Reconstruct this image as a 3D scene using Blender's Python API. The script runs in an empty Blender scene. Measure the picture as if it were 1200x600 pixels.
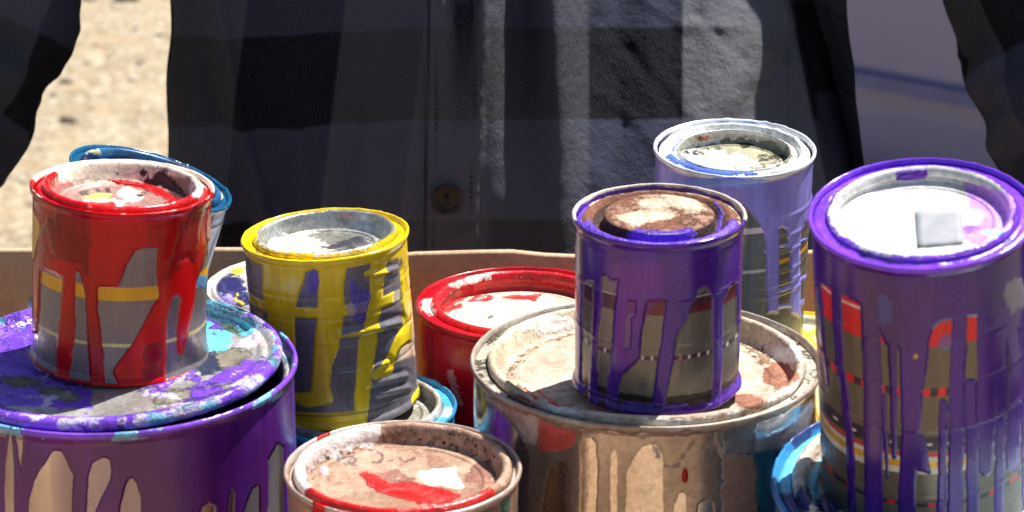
import bpy, bmesh, math, random
import numpy as np
from mathutils import Vector, Matrix
random.seed(7); rng = np.random.default_rng(7)
S = bpy.context.scene
COL = S.collection
R_ = math.radians

# ------------------------------------------------------------------ frame of reference
ZB = 0.80                      # height of the box floor above the ground
CZ = 0.587                     # camera above the box floor
PITCH = R_(19.0); FPX = 2700.0
F = np.array([0, math.cos(PITCH), -math.sin(PITCH)])
U = np.array([0, math.sin(PITCH), math.cos(PITCH)])
CAM = np.array([0, 0, ZB + CZ])

def proj(P):
    d = P - CAM
    D = d @ F
    return np.stack([600 + FPX * d[:, 0] / D, 300 - FPX * (d @ U) / D], 1)

def unproj(x, y, D):
    return CAM + D * (F + (x - 600) / FPX * np.array([1, 0, 0]) + (300 - y) / FPX * U)

def lin(c):
    return tuple(((v / 255) / 12.92 if v / 255 <= 0.04045 else ((v / 255 + 0.055) / 1.055) ** 2.4) for v in c)

# ------------------------------------------------------------------ noise and distance fields
def _h(i, j, k, s):
    n = (i * 374761393 + j * 668265263 + k * 2147483647 + s * 1274126177) & 0xFFFFFFFF
    n = ((n ^ (n >> 13)) * 1274126177) & 0xFFFFFFFF
    return ((n ^ (n >> 16)) & 0xFFFF) / 65535.0

def vnoise(P, s=0):
    I = np.floor(P).astype(np.int64); f = P - I; f = f * f * (3 - 2 * f)
    r = 0
    for a in (0, 1):
        for b in (0, 1):
            for c in (0, 1):
                w = (f[:, 0] if a else 1 - f[:, 0]) * (f[:, 1] if b else 1 - f[:, 1]) * (f[:, 2] if c else 1 - f[:, 2])
                r = r + w * _h(I[:, 0] + a, I[:, 1] + b, I[:, 2] + c, s)
    return r * 2 - 1

def fbm(P, s=0, o=3):
    r = 0; a = 1; t = 0
    for i in range(o):
        r = r + a * vnoise(P * (2 ** i) + 17.3 * i, s + i); t += a; a *= .5
    return r / t

def pts(crop, L):
    x0, y0, sc = crop
    return np.array([(x0 + a / sc, y0 + b / sc) for a, b in L], float)

def poly(q, P):
    """signed distance, positive inside"""
    d = np.full(len(q), 1e9); s = np.ones(len(q)); n = len(P)
    for i in range(n):
        a, b = P[i], P[i - 1]
        e = b - a; w = q - a
        t = np.clip((w @ e) / max(e @ e, 1e-9), 0, 1)
        v = w - t[:, None] * e
        d = np.minimum(d, (v * v).sum(1))
        c1 = q[:, 1] >= a[1]; c2 = q[:, 1] < b[1]; c3 = e[0] * w[:, 1] > e[1] * w[:, 0]
        flip = (c1 & c2 & c3) | (~c1 & ~c2 & ~c3)
        s[flip] *= -1
    return -s * np.sqrt(d)

def stroke(q, P, w0, w1=None):
    w1 = w0 if w1 is None else w1
    best = np.full(len(q), -1e9); n = len(P) - 1
    for i in range(n):
        a, b = np.asarray(P[i], float), np.asarray(P[i + 1], float)
        e = b - a; w = q - a
        t = np.clip((w @ e) / max(e @ e, 1e-9), 0, 1)
        v = w - t[:, None] * e
        ww = w0 + (w1 - w0) * (i + t) / n
        best = np.maximum(best, ww / 2 - np.sqrt((v * v).sum(1)))
    return best

def ell(q, cx, cy, rx, ry, rot=0):
    c, s = math.cos(rot), math.sin(rot)
    dx, dy = q[:, 0] - cx, q[:, 1] - cy
    u = (dx * c + dy * s) / rx; v = (-dx * s + dy * c) / ry
    return (1 - np.sqrt(u * u + v * v)) * min(rx, ry)

def mx(*a):
    r = a[0]
    for b in a[1:]: r = np.maximum(r, b)
    return r

# ------------------------------------------------------------------ nodes
class NT:
    def __init__(s, name):
        s.m = bpy.data.materials.new(name); s.m.use_nodes = True
        s.t = s.m.node_tree; s.t.nodes.clear()
        s.out = s.t.nodes.new('ShaderNodeOutputMaterial')
        s.b = s.t.nodes.new('ShaderNodeBsdfPrincipled')
        s.t.links.new(s.b.outputs[0], s.out.inputs[0])
        s.tc = s.t.nodes.new('ShaderNodeTexCoord')
    def n(s, typ, **kw):
        o = s.t.nodes.new('ShaderNode' + typ)
        for k, v in kw.items(): setattr(o, k, v)
        return o
    def l(s, a, b): s.t.links.new(a, b)
    def put(s, v, inp):
        if hasattr(v, 'is_linked'): s.l(v, inp)
        elif isinstance(v, (tuple, list)):
            inp.default_value = tuple(v) + ((1,) if len(v) == 3 and len(inp.default_value) == 4 else ())
        else: inp.default_value = v
    def math(s, op, a, b=0.0, c=0.0, clamp=False):
        o = s.n('Math', operation=op, use_clamp=clamp)
        s.put(a, o.inputs[0]); s.put(b, o.inputs[1]); s.put(c, o.inputs[2])
        return o.outputs[0]
    def ramp(s, v, lo, hi, a=0.0, b=1.0, smooth=True):
        o = s.n('MapRange', interpolation_type='SMOOTHSTEP' if smooth else 'LINEAR')
        s.put(v, o.inputs[0]); o.inputs[1].default_value = lo; o.inputs[2].default_value = hi
        o.inputs[3].default_value = a; o.inputs[4].default_value = b
        return o.outputs[0]
    def mix(s, f, a, b):
        o = s.n('Mix', data_type='RGBA'); s.put(f, o.inputs[0]); s.put(a, o.inputs[6]); s.put(b, o.inputs[7])
        return o.outputs[2]
    def mixf(s, f, a, b):
        o = s.n('Mix', data_type='FLOAT'); s.put(f, o.inputs[0]); s.put(a, o.inputs[2]); s.put(b, o.inputs[3])
        return o.outputs[0]
    def noise(s, scale, detail=3, rough=.6, st=(1, 1, 1), off=(0, 0, 0), out=0):
        m = s.n('Mapping'); s.l(s.tc.outputs['Object'], m.inputs[0]); m.inputs['Scale'].default_value = st; m.inputs['Location'].default_value = off
        o = s.n('TexNoise'); s.l(m.outputs[0], o.inputs['Vector'])
        o.inputs['Scale'].default_value = scale; o.inputs['Detail'].default_value = detail; o.inputs['Roughness'].default_value = rough
        return o.outputs[out]
    def attr(s, name):
        o = s.n('Attribute', attribute_name=name); return o.outputs['Fac']
    def bump(s, h, dist=1.0, strength=1.0):
        o = s.n('Bump'); s.put(h, o.inputs['Height']); o.inputs['Distance'].default_value = dist; o.inputs['Strength'].default_value = strength
        return o.outputs[0]
    def set(s, **kw):
        for k, v in kw.items(): s.put(v, s.b.inputs[k.replace('_', ' ')])
        return s.m

_mc = {}
def layered(name, base, layers, grit=0.00006, streak=True, dust=0.0, grime=None):
    if grime is None: grime = .75 if 'lid' in name else .6 if 'rim' in name else .16
    """base/layers: dict(c=rgb255, v=variation, r=roughness, m=metallic; f=attribute, ns, na noise edge, s=softness, h=thickness m)"""
    t = NT(name)
    big = t.noise(38, 4, .6, (1, 1, .35) if streak else (1, 1, 1), (3.1, .7, 1.9))
    fine = t.noise(420, 4, .65)
    def colour(d):
        c = lin(d['c']); v = d.get('v', .22)
        a = tuple(max(x * (1 - v), 0) for x in c); b = tuple(min(x * (1 + v), 1) for x in c)
        if 'c2' in d: b = lin(d['c2'])
        k = t.ramp(big, .35, .65)
        o = t.mix(k, a, b)
        return o
    col = colour(base); rough = t.mixf(t.ramp(fine, .3, .7), base.get('r', .4) * .8, min(1, base.get('r', .4) * 1.25)); metal = base.get('m', 0.0)
    H = t.math('MULTIPLY', fine, grit * base.get('g', 1))
    H = t.math('ADD', H, t.math('MULTIPLY', big, base.get('w', .00025)))
    for i, d in enumerate(layers):
        a = t.attr(d['f'])
        L_ = 'lid' in name or 'rim' in name
        nz = t.noise(d.get('ns', 260) * (.8 if L_ else 1), d.get('nd', 6 if L_ else 3), .74 if L_ else .6, d.get('st', (1, 1, 1)), (i * 1.7, i * .9, i * 2.3))
        v = t.math('ADD', a, t.math('MULTIPLY', t.math('SUBTRACT', nz, .5), d.get('na', 2.0) * ((1.7 if d.get('na', 2.0) >= 9 else 3.6) if L_ else 1)))
        s = d.get('s', .5)
        f = t.ramp(v, -s, s)
        f2 = t.math('MULTIPLY', f, d['o']) if 'o' in d else f
        col = t.mix(f2, col, colour(d))
        rough = t.mixf(f2, rough, d.get('r', .35)); metal = t.mixf(f2, metal, d.get('m', 0.0))
        if d.get('h', .0002): H = t.math('ADD', H, t.math('MULTIPLY', t.ramp(v, -s * 1.2, s * 6), d.get('h', .0002) * 1.7))
    # wear of every used can: fine mottling, specks of dirt in patches
    mo = t.noise(330, 5, .72, (1, 1, 1), (7, 2, 4)); pa = t.noise(30, 4, .6, (1, 1, 1), (4, 9, 1)); sp = t.noise(700, 4, .75, (1, 1, 1), (1, 6, 8))
    mul = t.n('Mix', data_type='RGBA', blend_type='MULTIPLY'); mul.inputs[0].default_value = 1.0; t.l(col, mul.inputs[6])
    g_ = t.ramp(mo, .3, .7, 1 - .45 * grime, 1 + .15 * grime); cmb = t.n('CombineXYZ'); [t.l(g_, cmb.inputs[i]) for i in range(3)]; t.l(cmb.outputs[0], mul.inputs[7]); col = mul.outputs[2]
    if 'lid' not in name and 'rim' not in name:
        stn = t.noise(150, 4, .6, (1, 1, .07), (2, 2, 2)); m3 = t.n('Mix', data_type='RGBA', blend_type='MULTIPLY'); m3.inputs[0].default_value = 1.0; t.l(col, m3.inputs[6])
        g3 = t.ramp(stn, .3, .72, .86, 1.07); cm3 = t.n('CombineXYZ'); [t.l(g3, cm3.inputs[i]) for i in range(3)]; t.l(cm3.outputs[0], m3.inputs[7]); col = m3.outputs[2]
        rough = t.math('MULTIPLY', rough, t.ramp(stn, .3, .7, .7, 1.2))
    fs = t.math('MULTIPLY', t.ramp(sp, .60, .68), t.ramp(pa, .42, .62, 0, min(1, 1.15 * grime)))
    col = t.mix(fs, col, lin((62, 50, 42))); rough = t.mixf(fs, rough, .9); metal = t.mixf(fs, metal, 0.0)
    if dust > 0:
        dn = t.noise(900, 3, .7, (1, 1, 1), (5, 5, 5))
        f = t.math('MULTIPLY', t.ramp(dn, .6, .72), dust)
        col = t.mix(f, col, lin((205, 195, 180))); rough = t.mixf(f, rough, .9); metal = t.mixf(f, metal, 0.0)
    t.set(Base_Color=col, Roughness=rough, Metallic=metal, Normal=t.bump(H))
    return t.m

def plain(name, c, r=.6, m=0.0, v=.12, ns=30, bump=.0002):
    if name in _mc: return _mc[name]
    t = NT(name); n = t.noise(ns, 4)
    cc = lin(c); k = t.ramp(n, .3, .7)
    t.set(Base_Color=t.mix(k, tuple(x * (1 - v) for x in cc), tuple(min(1, x * (1 + v)) for x in cc)), Roughness=r, Metallic=m,
          Normal=t.bump(t.math('MULTIPLY', n, bump)))
    _mc[name] = t.m
    return t.m

# ------------------------------------------------------------------ objects
def tag(o, label=None, cat=None, group=None, kind=None):
    for k, v in (('label', label), ('category', cat), ('group', group), ('kind', kind)):
        if v: o[k] = v
    return o

def empty(name, M, label, cat, group=None):
    o = bpy.data.objects.new(name, None); COL.objects.link(o); o.matrix_world = Matrix(M); o.empty_display_size = .02
    return tag(o, label, cat, group)

def link(name, me, mat, parent=None, smooth=True):
    if mat: me.materials.append(mat)
    if smooth: me.polygons.foreach_set('use_smooth', [True] * len(me.polygons))
    o = bpy.data.objects.new(name, me); COL.objects.link(o)
    if parent: o.parent = parent
    return o

def grid_mesh(name, V, nr, ns, closed=True, fields=None):
    """V (nr*ns,3) rows x columns"""
    i = np.arange(nr - 1)[:, None] * ns; j = np.arange(ns if closed else ns - 1)[None, :]; j2 = (j + 1) % ns
    q = np.stack([i + j, i + j2, i + ns + j2, i + ns + j], -1).reshape(-1, 4)
    me = bpy.data.meshes.new(name)
    me.vertices.add(len(V)); me.vertices.foreach_set('co', V.astype(np.float32).ravel())
    me.loops.add(q.size); me.loops.foreach_set('vertex_index', q.ravel().astype(np.int32))
    me.polygons.add(len(q)); me.polygons.foreach_set('loop_start', np.arange(0, q.size, 4, dtype=np.int32))
    me.update(calc_edges=True); me.validate()
    for k, f in (fields or {}).items():
        a = me.attributes.new(k, 'FLOAT', 'POINT'); a.data.foreach_set('value', np.asarray(f, np.float32))
    return me

def resample(prof, step):
    out = [prof[0]]
    for a, b in zip(prof[:-1], prof[1:]):
        a = np.array(a); b = np.array(b); L = np.linalg.norm(b - a)
        st = step(.5 * (a + b)) if callable(step) else step
        n = max(1, int(math.ceil(L / st)))
        for k in range(1, n + 1): out.append(tuple(a + (b - a) * k / n))
    return np.array(out)

def smooth_prof(P, it=1):
    P = [np.array(p, float) for p in P]
    for _ in range(it):
        Q = [P[0]]
        for a, b in zip(P[:-1], P[1:]): Q += [a * .75 + b * .25, a * .25 + b * .75]
        Q.append(P[-1]); P = Q
    return [tuple(p) for p in P]

def lathe(prof, ns):
    th = np.linspace(0, 2 * math.pi, ns, endpoint=False)
    r = prof[:, 0][:, None]; z = prof[:, 1][:, None] + 0 * th[None, :]
    return np.stack([r * np.sin(th)[None, :], -r * np.cos(th)[None, :], z], -1).reshape(-1, 3)   # th=0 faces the camera side

def rr(V): return np.hypot(V[:, 0], V[:, 1])

class Can:
    def __init__(s, px, py, D, R, H, ax=0.0, ay=0.0, Rl=.88, Rp=.72, dp=.008, k=1.0, rot=0.0):
        s.R, s.H, s.k = R, H, k; s.Rl, s.Rp, s.dp = Rl * R, Rp * R, dp
        top = unproj(px, py, D)
        a = np.array([ax, ay, 1.0]); a /= np.linalg.norm(a)
        x = np.cross(a, np.array([0, 1.0, 0])); x = -np.cross(np.array([0, 1.0, 0]), a) if False else np.cross(np.array([0, 1.0, 0]), a); x /= np.linalg.norm(x)
        y = np.cross(a, x)
        s.Rm = np.stack([x, y, a], 1); s.o = top - a * H
        s.M = np.eye(4); s.M[:3, :3] = s.Rm; s.M[:3, 3] = s.o
        s.top = top
    def world(s, V): return V @ s.Rm.T + s.o
    def px(s, V, mirror=True):
        W = V
        if mirror:
            c = (CAM - s.o) @ s.Rm; ph0 = math.atan2(c[0], -c[1])
            r = np.hypot(V[:, 0], V[:, 1]); th = np.arctan2(V[:, 0], -V[:, 1]) - ph0
            th = (th + math.pi) % (2 * math.pi) - math.pi
            th = np.where(np.abs(th) > math.pi / 2, np.sign(th) * math.pi - th, th) + ph0
            W = np.stack([r * np.sin(th), -r * np.cos(th), V[:, 2]], 1)
        return proj(s.world(W))
    def front_z(s, y):
        """local z of the wall point nearest the camera that projects to pixel row y"""
        zz = np.linspace(-.02, s.H + .01, 300)
        q = proj(s.world(np.stack([0 * zz, 0 * zz - s.R, zz], 1)))
        return float(np.interp(-y, -q[:, 1], zz) if q[0, 1] < q[-1, 1] else np.interp(y, q[::-1, 1], zz[::-1]))
    def band(s, V, y, w):
        z = s.front_z(y); sc = FPX / 1.1
        return (w / 2) - np.abs(V[:, 2] - z) * sc

# profiles -----------------------------------------------------------
def body_profile(c):
    R, H, k = c.R, c.H, c.k
    w = R - .0006 * k
    low = [(0.0001, .0025), (R - .004, .0025), (R - .002, .0008), (R - .0008, 0), (R + .0006 * k, .0004), (R + .0009 * k, .0016), (R + .0003, .003), (w, .0042)]
    b = k * .72
    top = [(w, H - .0044 * k), (R + .0001 * k, H - .0040 * b), (R + .0008 * b, H - .0032 * b), (R + .0012 * b, H - .0018 * b), (R + .0008 * b, H - .0004 * b), (R - .0001 * b, H),
           (R - .0009 * b, H - .0006 * b), (R - .0012 * k, H - .0016 * k), (R - .0014 * k, H - .0030 * k)]
    return smooth_prof(low, 1) + [(w, z) for z in np.linspace(.005, H - .0062 * k, 4)] + smooth_prof(top, 2)

def ring_profile(c, drop=.0021):
    R, H, k = c.R, c.H, c.k
    return smooth_prof([(R - .0012 * k, H - .0030 * k), (R - .0024 * k, H - drop * k), (c.Rl + .0022 * k, H - drop * k), (c.Rl + .0012 * k, H - (drop - .0006) * k), (c.Rl - .0002 * k, H - (drop + .001) * k), (c.Rl - .001 * k, H - (drop + .006) * k)], 2)

def lid_profile(c, lip=.0006, dome=0.0):
    R, H, k = c.R, c.H, c.k
    a, b = c.Rl, c.Rp; d = c.dp
    P = [(a - .0008 * k, H - .0042 * k), (a + .0003 * k, H - .0030 * k), (a + .0005 * k, H - .001 * k), (a - .0002 * k, H + lip * k), (a - .0014 * k, H + (lip + .0007) * k), (a - .0028 * k, H + (lip + .0001) * k),
         (a - .0036 * k, H - .0012 * k), (a - .0042 * k, H - .003 * k)]
    P += [(b + .0026, H - d * .72), (b + .0016, H - d + .0004), (b + .0002, H - d), (b - .0012, H - d + .0003)]
    P = smooth_prof(P, 2)
    for f, z in ((.955, .0004), (.93, .0009), (.90, .0010), (.88, .0003), (.80, .0003), (.6, .0003), (.4, .0003), (.2, .0003), (0.001, .0003)):
        P.append((b * f, H - d + z + dome * (1 - f * f)))
    return P

def plug_profile(c):
    """raised disc in a groove"""
    R, H, k = c.R, c.H, c.k
    a, b = c.Rl, c.Rp
    P = [(a + .001, H - .0030), (a, H - .0022), (a - .0015, H - .0016), (a - .003, H - .0022), (b + .0042, H - .0048), (b + .0022, H - .0066), (b + .0008, H - .006), (b + .0004, H - .003), (b, H - .0008), (b - .001, H - .0001), (b - .003, H + .0002)]
    P = smooth_prof(P, 2)
    for f in (.85, .7, .55, .4, .25, .1, .001): P.append((b * f, H + .0002 + .0004 * (1 - f)))
    return P

def build_part(c, name, prof, fieldfn, mat, parent, ns=420, step=.0009, mirror=True, disp=None, shift=(0, 0, 0), tilt=(0, 0), wob=.00012):
    P = resample(prof, step)
    V = lathe(P, ns)
    if tilt != (0, 0):
        dz = V[:, 0] * tilt[0] + V[:, 1] * tilt[1]; V[:, 2] += dz
    V = V + np.array(shift)
    q = c.px(V, mirror)
    jit = np.stack([fbm(V * 180, 3, 2), fbm(V * 180, 9, 2)], 1) * 1.3
    fl = fieldfn(V, q + jit)
    rad = V * np.array([1, 1, 0]); rn = rad / np.maximum(np.linalg.norm(rad, axis=1), 1e-6)[:, None]
    V2 = V + rn * (fbm(V * 70, 5, 3) * wob)[:, None]
    V2[:, 2] += fbm(V * 90, 15, 3) * wob * 1.2
    if name != 'body' or True:
        lump = (fbm(V * 260, 21, 2) * .00018 + np.maximum(fbm(V * 150, 25, 2) - .25, 0) * .0009) * (1.0 if c.k < 1.1 or c.R > .083 else .4)
        near = np.clip(1 - (c.H - V[:, 2]) / .006, 0, 1) if name == 'body' else np.clip((rr(V) - c.Rp - .002) / .004, .15, 1)
        V2 += rn * (lump * near * .6)[:, None]; V2[:, 2] += lump * near
    if disp is not None: V2 = V2 + rn * disp(V, q)[:, None]
    me = grid_mesh(name, V2, len(P), ns, True, fl)
    return link(name, me, mat, parent)

G = dict(g=2)
YC = lambda c, V: V[:, 2]

def can_root(c, name, label, cat='paint can', group=None):
    return empty(name, c.M.tolist(), label, cat, group)

far = lambda V, v=-50.: np.full(len(V), float(v))
def _rr(V): return np.hypot(V[:, 0], V[:, 1])
def dth(V, n, s=0):
    """random drips round the back side so nothing is bare from elsewhere"""
    return 0

METAL = dict(c=(196, 194, 188), v=.12, r=.16, m=1.0, w=.00018)
TARN = dict(c=(150, 140, 122), c2=(205, 196, 180), r=.42, m=.55, g=5, w=.0004)

# =================================================================== RED PINT
def red_can():
    c = Can(144, 217, 1.064, .0408, .0842, ax=.075, Rl=.89, Rp=.70, dp=.0082)
    root = can_root(c, 'paint_can', 'small can with red drips over its grey label, standing on the big purple can', group='small paint cans stacked on larger ones')
    A = (20, 230, 2.5)
    main = pts(A, [(-60, -140), (660, -140), (660, 100), (560, 130), (545, 200), (525, 250), (520, 300), (505, 380), (492, 465), (470, 468), (465, 400), (478, 300), (470, 290), (455, 300), (440, 360), (432, 560), (300, 560), (280, 512),
                   (330, 440), (380, 350), (410, 300), (412, 150), (380, 150), (345, 158), (322, 200), (300, 265), (240, 265), (236, 330), (245, 380), (262, 560), (215, 560), (205, 380), (200, 290), (186, 222), (175, 215), (172, 300), (172, 400), (150, 560),
                   (112, 560), (118, 400), (130, 300), (135, 240), (100, 222), (75, 215), (68, 300), (62, 400), (30, 395), (-30, 380)])
    main2 = pts(A, [(38, 190), (36, 60), (52, 40), (66, 70), (72, 90), (62, 130), (52, 180)])
    def f(V, q):
        r = poly(q, main); r = np.minimum(r, -poly(q, main2))
        r = mx(r, (c.front_z(448) - V[:, 2]) * 2500, (V[:, 2] - (c.H - .007)) * 2500)
        return dict(red=r, band=np.maximum(c.band(V, 345, 16), poly(q, main2)), line=c.band(V, 405, 4), dk=c.band(V, 345, 300) * 0 + fbm(V * 60, 4, 3) * 20 - 8 + np.minimum(poly(q, main), 20) * .2,
                    pale=stroke(q, pts(A, [(520, 470), (520, 560)]), 26) + 2, purp=np.minimum(fbm(V * 40, 7) * 12 - 4, 10 - np.abs(q[:, 1] - 428)),
                    blu=ell(q, 237, 330, 9, 8), lip=(V[:, 2] - (c.H - .0022)) * 2500 + np.where(V[:, 1] > 0, 0, -6) + fbm(V * 90, 2) * 3)
    def dsp(V, q):
        d = .0016 * np.exp(-((q[:, 0] - 236) / 14) ** 2 - ((q[:, 1] - 415) / 22) ** 2) - .0012 * np.exp(-((q[:, 0] - 218) / 12) ** 2 - ((q[:, 1] - 418) / 20) ** 2)
        d += .0006 * np.clip(poly(q, main) / 2.2 + .2, 0, 1) ** .5
        for y in (270, 311): d += -.0002 * np.exp(-(c.band(V, y, 0) / 1.3) ** 2)
        return d
    m = layered('red_paint_on_label', dict(c=(112, 106, 106), r=.32, m=.35, v=.12), [
        dict(f='band', c=(206, 152, 30), r=.4, na=1.2, h=0), dict(f='line', c=(190, 185, 120), na=3, h=0),
        dict(f='blu', c=(80, 130, 170), na=6, h=.0001), dict(f='purp', c=(150, 60, 150), na=10, ns=120, o=.6),
        dict(f='red', c=(166, 2, 6), v=.35, r=.22, h=.0005, na=2.4, ns=200), dict(f='dk', c=(110, 0, 8), r=.3, na=6, o=.75, h=.0003, ns=150, st=(1, 1, .3)),
        dict(f='lip', c=(228, 215, 205), na=3, r=.35)], dust=.04)
    [setattr(n.inputs['Specular IOR Level'], 'default_value', .28) for n in m.node_tree.nodes if n.type == 'BSDF_PRINCIPLED']
    build_part(c, 'body', body_profile(c), f, m, root, disp=dsp)
    J = (0, 150, 3)
    def fr(V, q):
        return dict(red=far(V, 10), wh=np.minimum((V[:, 1] - .012) * 2500, 40) + fbm(V * 60, 3) * 20, )
    mr = layered('red_rim_paint', TARN, [dict(f='red', c=(205, 14, 16), r=.2, h=.0006, na=4), dict(f='wh', c=(230, 205, 195), r=.3, na=14, ns=150, h=.0004)])
    build_part(c, 'rim', ring_profile(c), fr, mr, root, mirror=False, step=.0006)
    def fl(V, q):
        r = rr(V); wallz = (V[:, 2] - (c.H - .0065)) * 2500
        lip = (r - (c.Rl - .004)) * 2500
        redp = mx(poly(q, pts(J, [(370, 186), (430, 182), (560, 205), (640, 262), (600, 285), (420, 300), (330, 300), (250, 275), (225, 262), (300, 258), (400, 262), (410, 276), (450, 282), (560, 272), (600, 255), (500, 215)])),
                  np.minimum(lip, 8 - (V[:, 1] - .004) * 1500), np.minimum(lip + 6, -(V[:, 1] + .012) * 2500))
        return dict(red=redp, pink=np.minimum(wallz, (-.008 - V[:, 0]) * 2500) + fbm(V * 80, 2) * 3, yel=mx(ell(q, 118, 230, 16, 5), ell(q, 152, 229, 14, 4)),  # pink: sunlit left inner wall put into the colour
                    wht=mx(ell(q, 152, 228, 15, 8, .25), ell(q, 141, 241, 6, 3), ell(q, 120, 236, 18, 3)), blk=mx(ell(q, 98, 226.5, 7, 3.2), ell(q, 114, 223.5, 3.5, 2), ell(q, 127, 224, 3, 3.5), ell(q, 164, 228, 6, 1.6)),
                    brn=mx(stroke(q, pts(J, [(520, 205), (560, 175), (600, 200), (640, 250)]), 14), ell(q, 168, 203, 5, 3), ell(q, 138, 203, 3, 2), ell(q, 121, 203, 2, 2)),  # brn: stroke colours in shade on the right-back wall; the rest are brown spots
                    cream=np.minimum(lip + 3, (V[:, 1] + .004) * 2500) + fbm(V * 70, 8) * 14, wb=ell(q, 232, 222, 12, 12))
    ml = layered('red_lid_paint', dict(c=(176, 128, 118), c2=(150, 120, 112), r=.45, m=.25, g=3), [
        dict(f='pink', c=(214, 120, 112), r=.3, na=5), dict(f='yel', c=(222, 180, 90), na=5, ns=200), dict(f='wht', c=(240, 228, 222), na=5), dict(f='blk', c=(60, 44, 50), na=4, h=0), 
        dict(f='cream', c=(226, 212, 190), na=10, ns=120), dict(f='brn', c=(66, 26, 20), na=6, ns=220), dict(f='red', c=(214, 12, 14), r=.16, h=.0008, na=3), dict(f='wb', c=(224, 220, 214), na=9, ns=150, h=.0006)])
    build_part(c, 'lid', lid_profile(c), fl, ml, root, mirror=False, step=.0006)
    return c

# =================================================================== YELLOW PINT
def yellow_can():
    c = Can(381, 273, 1.1627, .0418, .0905, ax=-.048, Rl=.86, Rp=.66, dp=.0078)
    root = can_root(c, 'paint_can', 'small dented can with yellow drips on a dark grey label and yellow rim', group='small paint cans stacked on larger ones')
    B = (270, 290, 2.73)
    P = [[(-40, -160), (700, -160), (700, 10), (590, 20), (585, 60), (545, 40), (500, 45), (380, 42), (100, 30), (-40, 0)],
         [(95, 20), (140, 25), (150, 90), (158, 180), (160, 250), (152, 320), (150, 420), (125, 420), (118, 300), (118, 210), (100, 150), (102, 90)],
         [(150, 30), (240, 35), (235, 100), (215, 170), (206, 200), (212, 350), (165, 350), (160, 190), (150, 120)],
         [(285, 40), (380, 35), (365, 120), (362, 240), (350, 320), (325, 380), (318, 440), (330, 480), (300, 505), (255, 500), (262, 380), (275, 240), (280, 150)],
         [(452, 35), (500, 45), (492, 100), (482, 200), (470, 300), (458, 380), (436, 560), (392, 560), (400, 420), (410, 300), (436, 230), (446, 120)],
         [(548, 10), (592, 10), (585, 120), (575, 300), (545, 320), (522, 380), (520, 405), (460, 425), (452, 408), (500, 350), (518, 300), (552, 240), (546, 150)],
         [(346, 285), (420, 262), (488, 255), (488, 268), (420, 285), (348, 292)], [(428, 80), (470, 62), (505, 78), (500, 88), (430, 95)]]
    P = [pts(B, p) for p in P]
    def f(V, q):
        y = mx(*[poly(q, p) for p in P])
        y = mx(y, np.minimum(c.band(V, 367, 14.5), 462 - q[:, 0]), np.minimum((c.front_z(484) - V[:, 2]) * 2400, 425 - q[:, 0]), poly(q, pts(B, [(580, 480), (606, 440), (606, 480), (580, 505)])), ell(q, 365, 468, 26, 9), (V[:, 2] - (c.H - .006)) * 2500)
        return dict(yel=y, pur=mx(ell(q, 367, 330, 8, 14), ell(q, 424, 358, 9, 22, .2), ell(q, 415, 345, 4, 20)), wht=ell(q, 411, 363, 6, 8),
                    pink=mx(poly(q, pts(B, [(545, 318), (585, 300), (592, 345), (532, 368)])), poly(q, pts(B, [(560, 150), (590, 130), (590, 300), (562, 300)]))), lab=poly(q, pts(B, [(508, 145), (542, 130), (542, 165), (508, 180)])),
                    dk=c.band(V, 488, 3), steel=(c.front_z(488) - V[:, 2]) * 2400, str=c.band(V, 353, 2))
    cre = [([(455, 88), (535, 68)], .0011, 9), ([(350, 278), (430, 268), (540, 240)], .0013, 12), ([(455, 385), (500, 368)], .0010, 9), ([(440, 440), (560, 410)], .0009, 9), ([(470, 470), (570, 448)], .0008, 9), ([(350, 395), (420, 390)], .0005, 8)]
    def dsp(V, q):
        d = 0
        for p, a, w in cre:
            s = stroke(q, pts(B, p), 0)
            d = d + a * np.exp(-(s * 2.73 / w) ** 2) - a * .6 * np.exp(-((s * 2.73 + w * 1.6) / w) ** 2)
        for y in (350, 376, 408, 440): d = d - .0004 * np.exp(-(c.band(V, y, 0) / 1.6) ** 2)
        return d + .0009 * fbm(V * 35, 31, 3) * np.clip((q[:, 0] - 380) / 80, 0, 1)
    m = layered('yellow_paint_on_label', dict(c=(116, 112, 120), r=.36, m=.25, v=.1), [
        dict(f='pink', c=(205, 160, 130), c2=(222, 205, 180), na=3, h=.0001, ns=600), dict(f='lab', c=(186, 180, 160), na=2, h=0),
        dict(f='str', c=(110, 100, 50), na=2, h=0, o=.6),
        dict(f='yel', c=(228, 198, 36), v=.2, r=.14, h=.00045, na=2.2, ns=180), dict(f='pur', c=(84, 70, 176), na=9, ns=140, o=.8), dict(f='wht', c=(170, 160, 160), na=5, o=.8),
        dict(f='steel', c=(92, 88, 84), na=1, h=0, m=.8, r=.3, o=.0), dict(f='dk', c=(38, 34, 30), na=1, h=0, o=.6)], dust=.12)
    build_part(c, 'body', body_profile(c), f, m, root, disp=dsp, wob=.0002)
    mr = layered('yellow_rim_paint', TARN, [dict(f='yel', c=(226, 196, 8), r=.2, h=.0006, na=8, ns=120)])
    build_part(c, 'rim', ring_profile(c), lambda V, q: dict(yel=far(V, 5) + fbm(V * 50, 3) * 6), mr, root, mirror=False, step=.0006)
    def fl(V, q):
        lip = (rr(V) - (c.Rl - .0012)) * 2500
        return dict(yel=lip + fbm(V * 90, 6) * 4 - 1, dark=mx(ell(q, 402, 287, 26, 5, -.1), ell(q, 420, 283, 14, 5)), wh=ell(q, 350, 288, 40, 11) + fbm(V * 90, 1) * 5, sp=far(V, -2.6))
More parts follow.
